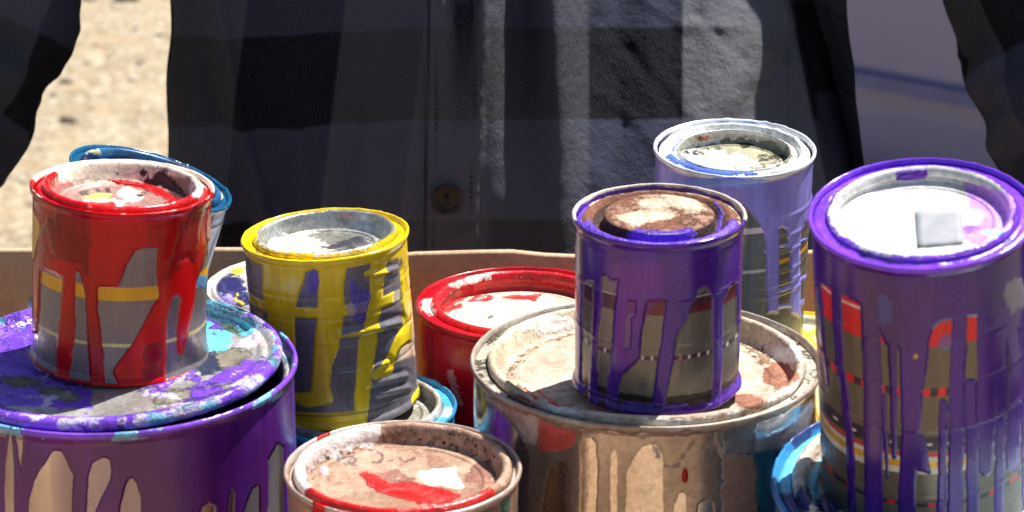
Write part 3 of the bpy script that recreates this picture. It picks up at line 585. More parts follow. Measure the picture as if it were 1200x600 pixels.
# =================================================================== SILVER GALLON
def silver_gallon():
    c = Can(757, 419, 1.083, .0818, .19, Rl=.905, Rp=.80, dp=.0095, k=1.1)
    root = can_root(c, 'paint_can', 'big bare metal can with grimy beige runs and a dusty dented lid', group='large paint cans in the box')
    Hc = (540, 440, 3.75); I = (760, 440, 3.75)
    film = pts(Hc, [(60, -60), (1500, -60), (1500, 120), (1290, 200), (1225, 250), (1140, 300), (1145, 700), (290, 700), (300, 350), (265, 270), (210, 190), (120, 120)])
    hol = [[(350, 720), (365, 520), (385, 430), (410, 392), (440, 376), (470, 390), (478, 430), (470, 720)], [(528, 720), (530, 300), (545, 276), (575, 275), (598, 300), (600, 420), (585, 720)], [(655, 720), (658, 350), (670, 325), (685, 330), (690, 360), (685, 720)],
           [(715, 720), (735, 420), (760, 360), (800, 315), (845, 300), (865, 312), (885, 350), (893, 720)]]
    hol = [pts(Hc, h) for h in hol] + [pts(I, h) for h in ([(108, 720), (112, 570), (135, 520), (155, 513), (168, 530), (165, 720)], [(212, 720), (220, 565), (250, 547), (285, 560), (292, 720)], [(490, 720), (505, 520), (545, 490), (600, 500), (600, 720)])]
    def f(V, q):
        fm = np.minimum(poly(q, film), -mx(*[poly(q, h) for h in hol]))
        return dict(film=fm, thick=mx(poly(q, pts(Hc, [(90, 90), (230, 130), (420, 180), (700, 200), (1200, 200), (1300, 150), (1300, 210), (1000, 250), (820, 262), (800, 275), (530, 250), (400, 215), (345, 200), (330, 300), (280, 290), (210, 190)])), (V[:, 2] - (c.H - .0045)) * 2500 - 6 * (fbm(V * 60, 3) > .2)),
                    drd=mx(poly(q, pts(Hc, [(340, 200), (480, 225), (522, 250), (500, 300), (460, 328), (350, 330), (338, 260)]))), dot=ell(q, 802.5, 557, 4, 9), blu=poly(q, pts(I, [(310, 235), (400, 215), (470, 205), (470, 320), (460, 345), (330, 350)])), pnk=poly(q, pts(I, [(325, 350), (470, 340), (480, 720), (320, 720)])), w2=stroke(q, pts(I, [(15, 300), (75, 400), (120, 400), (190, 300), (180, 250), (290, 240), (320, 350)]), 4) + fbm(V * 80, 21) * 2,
                    lb=mx(poly(q, pts(I, [(470, 200), (600, 180), (720, 100), (740, 130), (700, 240), (560, 325), (470, 330)])), stroke(q, pts(Hc, [(55, 120), (60, 280)]), 7), stroke(q, pts(Hc, [(135, 160), (120, 240), (135, 320)]), 8)), lip=(V[:, 2] - (c.H - .0038)) * 2500 + fbm(V * 90, 4) * 5)  # lb: left strokes put the blue can's reflection into the metal's colour
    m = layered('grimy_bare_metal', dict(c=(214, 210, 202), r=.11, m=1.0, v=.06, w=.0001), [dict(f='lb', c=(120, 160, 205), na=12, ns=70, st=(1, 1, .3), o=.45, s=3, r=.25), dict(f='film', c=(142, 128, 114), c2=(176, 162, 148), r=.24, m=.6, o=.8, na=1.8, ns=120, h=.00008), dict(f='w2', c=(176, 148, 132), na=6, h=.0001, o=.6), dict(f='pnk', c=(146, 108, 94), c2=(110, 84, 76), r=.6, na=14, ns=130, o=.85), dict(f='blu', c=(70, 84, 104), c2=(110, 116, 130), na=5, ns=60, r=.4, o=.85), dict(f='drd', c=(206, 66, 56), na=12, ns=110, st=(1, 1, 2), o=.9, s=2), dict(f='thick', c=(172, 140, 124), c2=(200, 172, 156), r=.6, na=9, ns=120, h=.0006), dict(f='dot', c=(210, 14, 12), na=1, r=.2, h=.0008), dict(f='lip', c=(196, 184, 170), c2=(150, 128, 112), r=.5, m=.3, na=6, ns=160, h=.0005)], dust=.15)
    st = lambda p: .0009 if p[1] > .12 else .004
    build_part(c, 'body', body_profile(c), f, m, root, ns=720, step=st)
    mr = layered('dusty_rim_groove', dict(c=(190, 182, 166), c2=(158, 150, 134), r=.75, m=.1, g=8), [dict(f='d', c=(96, 84, 68), r=.95, na=10, ns=300, h=.0006), dict(f='w', c=(216, 206, 192), na=8, ns=140, h=.0004)], grit=.0001, dust=.6)
    build_part(c, 'rim', ring_profile(c, .0032), lambda V, q: dict(d=fbm(V * 90, 3) * 6 - 1.6, w=fbm(V * 60, 9) * 8 - 1), mr, root, mirror=False, ns=560, step=.0008, wob=.0003)
    Lc = (460, 280, 3)
    def fl(V, q):
        r = rr(V); lip = (r - (c.Rl - .004)) * 2500
        return dict(pink=mx(ell(q, 660, 430, 60, 30), ell(q, 900, 440, 60, 38), ell(q, 780, 475, 140, 20)) + fbm(V * 50, 6, 4) * 14, rust=np.minimum(4 - np.abs(r - c.Rp + .003) * 2500 * .5, 3) + fbm(V * 70, 2) * 5 - 2, brn=mx(ell(q, 915, 440, 22, 14), ell(q, 880, 470, 20, 8)) + fbm(V * 80, 12) * 5, red=mx(stroke(q, pts(Hc, [(285, 55), (330, 95)]), 4), stroke(q, pts(Hc, [(335, 70), (430, 135)]), 3), ell(q, 613, 466, 10, 2.2, .4), ell(q, 666, 475, 4, 1.5)), wh=mx(ell(q, 925, 415, 20, 10), ell(q, 640, 380, 30, 12), lip - 11 + fbm(V * 80, 31) * 8), sp=far(V, -3.2))
    ml = layered('dusty_gallon_lid', dict(c=(196, 176, 148), c2=(218, 200, 174), r=.85, m=.05, g=8), [dict(f='pink', c=(190, 160, 138), c2=(212, 188, 168), r=.6, na=7, ns=90, h=.0003), dict(f='rust', c=(128, 100, 76), r=.95, na=8, ns=200), dict(f='brn', c=(146, 88, 62), r=.7, na=9, ns=130), dict(f='wh', c=(232, 224, 212), r=.5, na=6, ns=110, h=.0004), dict(f='sp', c=(70, 56, 44), na=11, ns=500, h=.0003), dict(f='red', c=(206, 40, 36), na=3)], grit=.0001, dust=.6)
    build_part(c, 'lid', lid_profile(c, lip=.0004), fl, ml, root, mirror=False, ns=620, step=.0009, wob=.0003)
    return c

# =================================================================== BOTTOM TIN
def front_can():
    c = Can(472, 546, 1.0, .0508, .176, Rl=.925, Rp=.775, dp=.0082, k=1.15)
    root = can_root(c, 'paint_can', 'rusty can at the bottom with a red smeared lid and marker scribbles', group='middling paint cans down in the box')
    M = (320, 380, 2.728)
    def f(V, q):
        return dict(red=mx(np.minimum((V[:, 2] - c.front_z(597)) * 2500, 10 - np.abs(q[:, 0] - 470) * .12 + 4) + fbm(V * 60, 3) * 4, stroke(q, pts(M, [(150, 520), (140, 700)]), 16), (q[:, 1] - 590) * 0 - 9), grn=mx(ell(q, 387, 596, 8, 10), ell(q, 592, 590, 6, 14)), lip=(V[:, 2] - (c.H - .0036)) * 2500 + fbm(V * 70, 9) * 5)
    m = layered('rust_and_red_body', dict(c=(150, 118, 104), c2=(184, 150, 136), r=.4, m=.5), [dict(f='grn', c=(60, 90, 80), na=5, ns=90), dict(f='lip', c=(206, 190, 176), c2=(170, 140, 126), r=.4, m=.3, na=5, h=.0004), dict(f='red', c=(196, 18, 18), r=.22, na=5, ns=120, h=.0007)], dust=.2)
    build_part(c, 'body', body_profile(c), f, m, root, step=lambda p: .0009 if p[1] > .12 else .004, ns=520)
    mr = layered('rust_rim', dict(c=(170, 138, 120), c2=(206, 186, 170), r=.6, m=.3, g=6), [dict(f='w', c=(226, 212, 198), na=9, ns=120, h=.0006), dict(f='r', c=(190, 20, 20), na=7, ns=120, r=.2, h=.0006)])
    build_part(c, 'rim', ring_profile(c, .003), lambda V, q: dict(w=fbm(V * 60, 3) * 9, r=np.minimum((-.02 - V[:, 1]) * 2500, 12) + fbm(V * 60, 5) * 8), mr, root, mirror=False, step=.0008)
    def fl(V, q):
        r = rr(V); wall = np.minimum((r - c.Rp) * 2500, (c.Rl - .004 - r) * 2500); lip = (r - (c.Rl - .005)) * 2500
        o = lambda cx, cy, rx, ry: 1.5 - np.abs(ell(q, cx, cy, rx, ry) - 1.5)
        mk = mx(o(400, 538, 5.5, 6), o(413, 539, 6, 5), np.minimum(o(440, 536, 10, 8), q[:, 0] - 436), stroke(q, [(431, 528), (446, 530)], 1.8), stroke(q, [(455, 541), (466, 536), (474, 542), (486, 537)], 2.2), stroke(q, [(396, 545), (418, 546)], 1.5))
        return dict(pink=mx(ell(q, 450, 560, 90, 26), np.minimum(lip, 6)) * .2 + fbm(V * 60, 2, 4) * 9, red=mx(poly(q, pts(M, [(275, 480), (300, 472), (345, 490), (380, 510), (450, 500), (520, 520), (615, 540), (570, 575), (430, 570), (350, 540), (300, 520)])), np.minimum(lip + 4, (-.026 - V[:, 1]) * 2500) + 3 + fbm(V * 80, 6) * 4), wht=mx(poly(q, pts(M, [(465, 470), (580, 455), (610, 520), (585, 530), (490, 510), (455, 480)])), np.minimum(np.minimum(lip + 2, (-.018 - V[:, 0]) * 2500 + fbm(V * 45, 71) * 40) , 6) + fbm(V * 60, 17) * 5 - 2), mark=mk, brn=mx(ell(q, 455, 556, 14, 5), ell(q, 470, 565, 20, 4), ell(q, 565, 555, 16, 12)) + fbm(V * 90, 5) * 6,
                    spk=np.where(wall > 0, -1.5, -5.5), lil=ell(q, 380, 552, 5, 6))
    ml = layered('rust_lid_red_smear', dict(c=(176, 142, 116), c2=(138, 100, 78), r=.6, m=.2, g=6), [dict(f='pink', c=(200, 166, 140), c2=(176, 130, 108), r=.55, na=6, ns=110), dict(f='brn', c=(140, 92, 76), na=8, ns=160, r=.7), dict(f='spk', c=(52, 32, 24), na=11, ns=330, nd=4, r=.9), dict(f='lil', c=(200, 170, 210), na=3), dict(f='mark', c=(66, 60, 66), na=2.4, ns=300, h=0, o=.8), dict(f='wht', c=(240, 226, 218), na=4, ns=150), dict(f='red', c=(214, 30, 24), c2=(190, 20, 18), r=.22, na=5, ns=110, h=.0006)], dust=.25)
    build_part(c, 'lid', lid_profile(c, lip=.0004), fl, ml, root, mirror=False, ns=520, step=.0007, wob=.0003)
    return c

# =================================================================== RED CAN BEHIND
def back_red():
    c = Can(612, 353, 1.25, .0570, .157, Rl=.86, Rp=.76, dp=.010, k=1.1)
    root = can_root(c, 'paint_can', 'red can in the middle behind, its dusty lid smeared with red and cream', group='middling paint cans down in the box')
    N = (460, 280, 3)
    def f(V, q): return dict(red=far(V, 9), dk=fbm(V * 40, 3, 4) * 10 - 3, scr=mx(stroke(q, pts(N, [(202, 470), (235, 575)]), 8)), lip=(V[:, 2] - (c.H - .002)) * 2500 - 8 + fbm(V * 40, 4) * 9)
    m = layered('red_enamel_body', METAL, [dict(f='red', c=(184, 8, 30), r=.25, v=.2, na=2), dict(f='dk', c=(120, 4, 20), na=8, ns=60, o=.6, s=4, h=0), dict(f='scr', c=(200, 130, 140), na=12, ns=700, st=(1, 1, 1)), dict(f='lip', c=(232, 190, 190), na=6)])
    build_part(c, 'body', body_profile(c), f, m, root, step=lambda p: .001 if p[1] > .1 else .004)
    mr = layered('red_rim_cream', TARN, [dict(f='r', c=(212, 18, 34), r=.2, na=5, h=.0005), dict(f='w', c=(238, 218, 214), na=7, ns=120, h=.0004)])
    build_part(c, 'rim', ring_profile(c), lambda V, q: dict(r=far(V, 8), w=mx(ell(q, 560, 325, 26, 7, -.3), ell(q, 505, 358, 12, 10), ell(q, 493, 350, 5, 8)) + fbm(V * 70, 3) * 4), mr, root, mirror=False, step=.0007)
    def fl(V, q):
        r = rr(V); lip = (r - (c.Rl - .006)) * 2500
        return dict(sp=far(V, -4), red=mx(np.minimum(lip, 9) + fbm(V * 50, 5) * 4 - np.where((q[:, 0] < 560) & (q[:, 1] < 350), 1.5, 0), poly(q, pts(N, [(195, 340), (240, 330), (285, 335), (270, 355), (210, 358)])), poly(q, pts(N, [(180, 245), (300, 205), (440, 195), (520, 200), (500, 218), (380, 208), (280, 222), (190, 262)])) + fbm(V * 90, 3) * 3, poly(q, pts(N, [(90, 330), (150, 370), (260, 395), (260, 420), (120, 390)]))), cr=mx(ell(q, 560, 325, 30, 6, -.3), ell(q, 500, 372, 10, 16)) + fbm(V * 70, 13) * 4, gr=mx(ell(q, 510, 391, 8, 4), ell(q, 575, 371, 3, 2)))
    ml = layered('cream_dust_lid', dict(c=(208, 196, 166), c2=(226, 214, 190), r=.7, m=.15, g=5), [dict(f='sp', c=(120, 96, 70), na=13, ns=400), dict(f='gr', c=(90, 90, 96), na=5), dict(f='red', c=(206, 26, 36), na=5, ns=130, r=.3, h=.0004), dict(f='cr', c=(236, 222, 214), na=6)], dust=.5)
    build_part(c, 'lid', lid_profile(c, lip=.0004), fl, ml, root, mirror=False, step=.0008)
    return c

# =================================================================== SPLATTERED TIN BEHIND LEFT
def back_tin():
    c = Can(355, 333, 1.30, .0540, .149, Rl=.955, Rp=.90, dp=.0022)
    root = can_root(c, 'paint_can', 'low tin behind the yellow can, cream rim around a purple and navy splattered lid', group='middling paint cans down in the box')
    def f(V, q): return dict(y=fbm(V * 40, 3, 3) * 10 + 1, w=(V[:, 2] - (c.H - .0035)) * 2500)
    m = layered('mustard_tin_body', METAL, [dict(f='y', c=(170, 120, 20), na=6, ns=90), dict(f='w', c=(206, 200, 184), na=3)])
    build_part(c, 'body', body_profile(c), f, m, root, step=lambda p: .001 if p[1] > .1 else .004)
    mr = layered('cream_rim', dict(c=(206, 200, 184), r=.4, m=.3), [dict(f='w', c=(180, 140, 40), na=8, ns=110)])
    build_part(c, 'rim', ring_profile(c), lambda V, q: dict(w=fbm(V * 40, 3) * 8 - 4), mr, root, mirror=False, step=.0008)
    H = c.H
    lp = smooth_prof([(c.Rl + .001, H - .003), (c.Rl, H - .001), (c.Rl - .001, H + .0004), (c.Rl - .003, H - .001), (c.Rp + .001, H - .0018), (c.Rp - .0005, H + .0002), (c.Rp - .002, H + .0012), (c.Rp - .005, H + .0014)], 2) + [(c.Rp * t, H + .0014) for t in (.8, .5, .2, .001)]
    def fl(V, q):
        o = np.where(rr(V) > c.Rp, -8., 0.)
        return dict(nv=mx(ell(q, 268, 334, 20, 11), ell(q, 285, 350, 12, 8)) + fbm(V * 130, 2) * 5 + o, ye=mx(ell(q, 277, 317, 8, 4), stroke(q, [(278, 344), (276, 352), (284, 356)], 3.5)) + fbm(V * 90, 7) * 2, lil=mx(ell(q, 262, 350, 22, 10), ell(q, 255, 338, 8, 14)) + fbm(V * 60, 9) * 4 + o)
    ml = layered('splattered_tin_lid', dict(c=(204, 196, 186), c2=(184, 178, 190), r=.35, m=.2), [dict(f='lil', c=(150, 134, 196), na=7, ns=150), dict(f='nv', c=(34, 34, 84), na=13, ns=220, nd=5), dict(f='ye', c=(226, 196, 40), na=3)])
    build_part(c, 'lid', lp, fl, ml, root, mirror=False, step=.0008)
    return c

# =================================================================== BLUE CANS
def blue_under_yellow():
    c = Can(419, 474, 1.18, .0502, .1335, Rl=.86, Rp=.74, dp=.0065)
    root = can_root(c, 'paint_can', 'light blue rimmed can with a grey lid directly under the yellow can', group='middling paint cans down in the box')
    m = layered('light_blue_body', METAL, [dict(f='b', c=(46, 130, 176), r=.25, na=5, ns=90), dict(f='d', c=(20, 60, 96), na=8, ns=70)])
    build_part(c, 'body', body_profile(c), lambda V, q: dict(b=far(V, 5) + fbm(V * 30, 3) * 5, d=fbm(V * 40, 8) * 9 - 3), m, root, step=lambda p: .001 if p[1] > .09 else .004)
    mr = layered('light_blue_rim', TARN, [dict(f='b', c=(70, 164, 204), r=.2, na=3, h=.0006), dict(f='w', c=(176, 216, 232), na=9, ns=90)])
    build_part(c, 'rim', ring_profile(c), lambda V, q: dict(b=far(V, 8), w=fbm(V * 40, 3) * 8 - 2), mr, root, mirror=False, step=.0007)
    ml = layered('grey_blue_lid', dict(c=(176, 172, 162), c2=(140, 134, 120), r=.5, m=.4, g=4), [dict(f='l', c=(196, 192, 184), na=7), dict(f='b', c=(84, 170, 204), na=7, ns=110)], dust=.4)
    build_part(c, 'lid', lid_profile(c, lip=.001), lambda V, q: dict(l=fbm(V * 60, 3) * 9, b=mx(ell(q, 512, 498, 12, 5, -.5), far(V, -3)) + fbm(V * 60, 5) * 4), ml, root, mirror=False, step=.0007)
    return c

def blue_gallon():
    c = Can(1140, 566, .99, .085, .172, ax=-.02, ay=-.06, Rl=.90, Rp=.76, dp=.008, k=1.5)
    root = can_root(c, 'paint_can', 'big light blue rimmed can under the tilted purple can at the right corner', group='large paint cans in the box')
    m = layered('blue_gallon_body', METAL, [dict(f='b', c=(40, 120, 180), r=.25, na=4, ns=90), dict(f='n', c=(18, 40, 100), na=9, ns=70)])
    build_part(c, 'body', body_profile(c), lambda V, q: dict(b=far(V, 6), n=fbm(V * 40, 8) * 9 - 2), m, root, step=lambda p: .001 if p[1] > .13 else .004, ns=520)
    mr = layered('blue_gallon_rim', TARN, [dict(f='b', c=(104, 190, 226), r=.2, na=3, h=.0006), dict(f='n', c=(30, 60, 120), na=9, ns=90)])
    build_part(c, 'rim', ring_profile(c), lambda V, q: dict(b=far(V, 8), n=np.minimum((q[:, 1] - 578) * .8, 8) + fbm(V * 60, 3) * 5), mr, root, mirror=False, step=.0009, ns=520)
    def fl(V, q):
        r = rr(V); lip = np.minimum((r - (c.Rl - .007)) * 2500, 6)
        return dict(cr=lip + fbm(V * 50, 3) * 7, br=lip - 6 + fbm(V * 60, 5) * 8, nv=mx(ell(q, 972, 590, 16, 12), ell(q, 942, 585, 8, 14)) + fbm(V * 70, 2) * 4, cy=ell(q, 950, 560, 14, 45) + fbm(V * 60, 6) * 5, rs=ell(q, 966, 565, 10, 18) + fbm(V * 60, 9) * 6)
    ml = layered('blue_gallon_lid', dict(c=(176, 206, 216), c2=(206, 220, 224), r=.35, m=.1), [dict(f='cy', c=(120, 206, 232), na=6, ns=110, r=.25), dict(f='rs', c=(170, 140, 120), na=8, ns=130, r=.7), dict(f='cr', c=(226, 218, 206), na=6, ns=110), dict(f='br', c=(196, 176, 160), na=7, ns=150), dict(f='nv', c=(26, 34, 104), na=6, r=.2)], dust=.3)
    build_part(c, 'lid', lid_profile(c, lip=.0008), fl, ml, root, mirror=False, step=.0009, ns=520)
    return c

def yellow_gallon():
    D = 1.2
    top = np.array([.152, 1.158, ZB + .127]); d = top - CAM; D = d @ F; q = proj(top[None])[0]
    c = Can(q[0], q[1], D, .0825, .127, Rl=.90, Rp=.78, dp=.003, k=1.5)
    root = can_root(c, 'paint_can', 'big yellow can mostly hidden under the lavender can behind the bare metal one', group='large paint cans in the box')
    m = layered('yellow_gallon_body', METAL, [dict(f='y', c=(206, 168, 16), r=.25, na=6, ns=60, h=.0005), dict(f='d', c=(130, 96, 14), na=8, ns=70, o=.6)])
    build_part(c, 'body', body_profile(c), lambda V, q: dict(y=far(V, 4), d=fbm(V * 40, 8) * 9 - 2), m, root, step=lambda p: .0014 if p[1] > .08 else .004)
    mr = layered('yellow_gallon_rim', TARN, [dict(f='b', c=(226, 196, 40), r=.25, na=6, h=.0006), dict(f='w', c=(236, 230, 210), na=9, ns=90)])
    build_part(c, 'rim', ring_profile(c), lambda V, q: dict(b=far(V, 8), w=fbm(V * 50, 3) * 8), mr, root, mirror=False, step=.001)
    ml = layered('yellow_gallon_lid', dict(c=(206, 200, 180), r=.5, m=.2), [dict(f='y', c=(226, 200, 60), na=8, ns=90)], dust=.3)
    build_part(c, 'lid', lid_profile(c), lambda V, q: dict(y=fbm(V * 40, 3) * 9 + 2), ml, root, mirror=False, step=.001)
    return c

def blue_tilted():
    c = Can(178, 207, 1.225, .0435, .088, ax=.33, ay=.03, Rl=.87, Rp=.72, dp=.006)
    root = can_root(c, 'paint_can', 'blue can leaning over to the right behind the red can', group='small paint cans stacked on larger ones')
    m = layered('pale_blue_streaked_body', dict(c=(150, 160, 176), r=.3, m=.5), [dict(f='b', c=(52, 110, 160), na=9, ns=90, st=(1, 1, .3), r=.25, h=.0005), dict(f='w', c=(186, 190, 206), na=9, ns=110, st=(1, 1, .3)), dict(f='t', c=(24, 92, 132), na=3, r=.2, h=.0005)])
    def dsp(V, q): return .0005 * np.exp(-((V[:, 2] - c.H + .012) / .0008) ** 2)
    build_part(c, 'body', body_profile(c), lambda V, q: dict(b=fbm(V * np.array([70, 70, 15]), 3) * 10, w=fbm(V * np.array([80, 80, 15]), 9) * 10 - 2, t=(V[:, 2] - c.H + .007) * 2500 + fbm(V * 90, 3) * 2), m, root, disp=dsp)
    mr = layered('blue_rim', TARN, [dict(f='b', c=(22, 78, 116), r=.2, na=3, h=.0006), dict(f='w', c=(176, 180, 150), na=9, ns=130)])
    build_part(c, 'rim', ring_profile(c), lambda V, q: dict(b=far(V, 8), w=mx(ell(q, 112, 174, 8, 3), ell(q, 258, 230, 5, 7)) + fbm(V * 60, 3) * 7 - 2), mr, root, mirror=False, step=.0007)
    ml = layered('blue_lid', dict(c=(38, 84, 130), c2=(54, 106, 150), r=.3, m=.1), [dict(f='n', c=(18, 36, 72), na=9, ns=110), dict(f='w', c=(150, 156, 130), na=9, ns=150)])
    build_part(c, 'lid', lid_profile(c), lambda V, q: dict(n=fbm(V * 50, 3) * 9, w=mx(ell(q, 110, 178, 10, 3), far(V, -4)) + fbm(V * 80, 5) * 5), ml, root, mirror=False, step=.0007)
    return c

def prop_can():
    top = np.array([-.235, 1.19, ZB + .132]); d = top - CAM; q = proj(top[None])[0]
    c = Can(q[0], q[1], d @ F, .050, .132, Rl=.86, Rp=.76, dp=.006)
    root = can_root(c, 'paint_can', 'plain grey metal can hidden low behind the red can, holding up the leaning blue one', group='middling paint cans down in the box')
    m = layered('plain_tin', METAL, [dict(f='b', c=(46, 110, 160), na=8, ns=60)])
    for nm, pr in (('body', body_profile(c)), ('rim', ring_profile(c)), ('lid', lid_profile(c))):
        build_part(c, nm, pr, lambda V, q: dict(b=fbm(V * 30, 3) * 8 - 1), m, root, step=.003, ns=160)

cans = [f() for f in (red_can, yellow_can, purple_can, lavender_can, right_can, left_gallon, silver_gallon, front_can, back_red, back_tin, blue_under_yellow, blue_gallon, yellow_gallon, blue_tilted)]
for c in cans: print('CAN top', np.round(c.top - [0, 0, ZB], 3), 'base', np.round(c.o - [0, 0, ZB], 3), 'R', c.R)
prop_can()

# ------------------------------------------------------------------ bits of debris
def debris():
    c = cans[3]
    bm = bmesh.new()
    bc = unproj(823, 161, 1.2)
    base = None
    for k in range(22):
        a = random.uniform(0, 6.28); L = random.uniform(.0015, .0035)
        p0 = Vector((random.uniform(-.0035, .0035), random.uniform(-.0018, .0018), random.uniform(0, .001)))
        d = Vector((math.cos(a), math.sin(a) * .6, random.uniform(.2, .9))).normalized(); s = d.cross(Vector((0, 0, 1))).normalized() * random.uniform(.0004, .0009)
        up = Vector((0, 0, .0004))
        vs = [bm.verts.new(p) for p in (p0 - s * .3, p0 + d * L * .5 - s + up, p0 + d * L, p0 + d * L * .5 + s + up, p0 + s * .3)]
        bm.faces.new(vs)
    me = bpy.data.meshes.new('dried_leaf'); bm.to_mesh(me)
    o = link('dried_leaf', me, plain('dry_leaf', (120, 62, 30), .8, 0, .4, 400), None, False)
    z = c.top[2] - .002
    D = (CAM[2] - z) / (-(F[2] + (300 - 165) / FPX * U[2])); o.location = unproj(823, 165, D)
    so = o.modifiers.new('t', 'SOLIDIFY'); so.thickness = .0003
    tag(o, 'crumpled brown dry leaf on the white rim of the lavender can', 'leaf')
    # straw and lint on the silver rim
    bm = bmesh.new(); c = cans[6]
    for k in range(46):
        a = random.choice([random.uniform(.7, 1.9), random.uniform(.9, 1.7), random.uniform(3.6, 5.3)])
        r = c.R * random.uniform(.935, .975)
        p = Vector((r * math.sin(a), -r * math.cos(a), c.H - .0042))
        n = 7; b = random.uniform(0, 6.28); L = random.uniform(.002, .007); cur = random.uniform(-2.5, 2.5)
        q = p.copy(); ring = None; w = random.uniform(.00018, .00035)
        for i in range(n):
            d = Vector((math.cos(b + cur * i / n), math.sin(b + cur * i / n), .35 * math.sin(i / n * 3.1)))
            q = q + d * L / n
            sd = Vector((-d.y, d.x, 0)).normalized() * w; cc = [bm.verts.new(q + sd), bm.verts.new(q + Vector((0, 0, w * 1.6))), bm.verts.new(q - sd)]
            if ring:
                for j in range(3): bm.faces.new((ring[j], ring[(j + 1) % 3], cc[(j + 1) % 3], cc[j]))
            ring = cc
    for k in range(500):
        a = random.uniform(0, 6.28); r = c.R * random.choice([random.uniform(.93, .975), random.uniform(.72, .8)])
        zz = c.H - .0046 if r > c.R * .9 else c.H - c.dp
        s = random.uniform(.0002, .0008)
        bmesh.ops.create_icosphere(bm, subdivisions=1, radius=s, matrix=Matrix.Translation((r * math.sin(a), -r * math.cos(a), zz + s * .3)))
    me = bpy.data.meshes.new('dirt_crumbs'); bm.to_mesh(me)
    o = link('dirt_crumbs', me, plain('straw_dirt', (176, 160, 132), .9, 0, .4, 300), None, False); o.location = c.o
    tag(o, 'dirt crumbs and straw on the dusty metal can lid', kind='stuff')
debris()

# ------------------------------------------------------------------ box, table
def slab(name, lo, hi, mat, parent, bev=.001, cuts=1):
    bm = bmesh.new(); bmesh.ops.create_cube(bm, size=1)
    for v in bm.verts:
        for i in range(3): v.co[i] = lo[i] if v.co[i] < 0 else hi[i]
    if bev: bmesh.ops.bevel(bm, geom=bm.edges[:], offset=bev, segments=2, affect='EDGES')
    me = bpy.data.meshes.new(name); bm.to_mesh(me)
    o = link(name, me, mat, parent, False); return o

def cardboard():
    t = NT('brown_cardboard')
    w = t.n('TexWave', wave_type='BANDS', bands_direction='X'); t.l(t.tc.outputs['Object'], w.inputs[0]); w.inputs['Scale'].default_value = 60; w.inputs['Distortion'].default_value = .3
    n = t.noise(18, 5); n2 = t.noise(300, 4)
    c = t.mix(t.ramp(n, .3, .7), lin((176, 144, 114)), lin((194, 162, 132)))
    c = t.mix(t.math('MULTIPLY', t.ramp(n2, .4, .7), .25), c, lin((120, 88, 64)))
    t.set(Base_Color=c, Roughness=.85, Normal=t.bump(t.math('ADD', t.math('MULTIPLY', w.outputs[1], .00012), t.math('MULTIPLY', n2, .00015))))
    return t.m
CB = cardboard()
BX0, BX1, BY0, BY1, BH = -.385, .385, .775, 1.300, .145
box = empty('cardboard_box', Matrix.Translation((0, (BY0 + BY1) / 2, ZB)), 'open brown cardboard box holding all the paint cans', 'box')
cy = (BY0 + BY1) / 2; T = .005
def wall_sheet(name, p0, p1, h, lean=0.0):
    """slightly bowed corrugated wall between two corners"""
    n, mz = 40, 8; V = []
    p0 = np.array(p0); p1 = np.array(p1); d = p1 - p0; L = np.linalg.norm(d); nrm = np.array([-d[1], d[0]]) / L
    for side in (0, 1):
        pass
    rows = []
    prof = [(-T / 2, 0)] + [(-T / 2, h * k / mz) for k in range(1, mz)] + [(-T / 2, h - .0015), (-T / 2 + .001, h), (T / 2 - .001, h), (T / 2, h - .0015)] + [(T / 2, h * (mz - k) / mz) for k in range(1, mz)] + [(T / 2, 0)]
    for o, z in prof:
        for i in range(n + 1):
            u = i / n; bow = math.sin(u * math.pi) * .006 * (z / h) ** 2 + .0012 * math.sin(u * 23) * z / h
            zz = z - (.004 * max(0, math.sin(u * 31 + 2)) ** 12 + .003 * max(0, math.sin(u * 17)) ** 20) * z / h + (.0012 * math.sin(u * 9 + 1) + .0006 * math.sin(u * 41)) * z / h
            p = p0 + d * u + nrm * (o + bow + lean * z); rows.append((p[0], p[1], zz))
    me = grid_mesh(name, np.array(rows), len(prof), n + 1, False)
    return link(name, me, CB, box)
hx = BX1; hy = (BY1 - BY0) / 2
wall_sheet('back_wall', (BX1, hy), (BX0, hy), BH); wall_sheet('front_wall', (BX0, -hy), (BX1, -hy), BH + .012, -.42)  # unseen front wall leaned out to catch sun for the cans' reflections
wall_sheet('side_wall', (BX0 - T, -hy + T), (BX0 - T, hy - T), BH); wall_sheet('side_wall', (BX1 + T, hy - T), (BX1 + T, -hy + T), BH)
slab('bottom', (BX0 + .003, -hy + .003, .0), (BX1 - .003, hy - .003, .004), CB, box, 0)
for ch in box.children:
    if ch.name == 'bottom': ch.location.z = -.005

table = empty('table', Matrix.Translation((0, cy, 0)), 'plain wooden table under the cardboard box', 'table')
WD = plain('table_wood', (150, 116, 80), .55, 0, .25, 12, .0006)
slab('tabletop', (-.6, -.38, ZB - .035), (.6, .26, ZB - .006), WD, table, .004)
for sx in (-.54, .54):
    for sy in (-.32, .20): slab('leg', (sx - .025, sy - .025, 0), (sx + .025, sy + .025, ZB - .036), WD, table, .004)

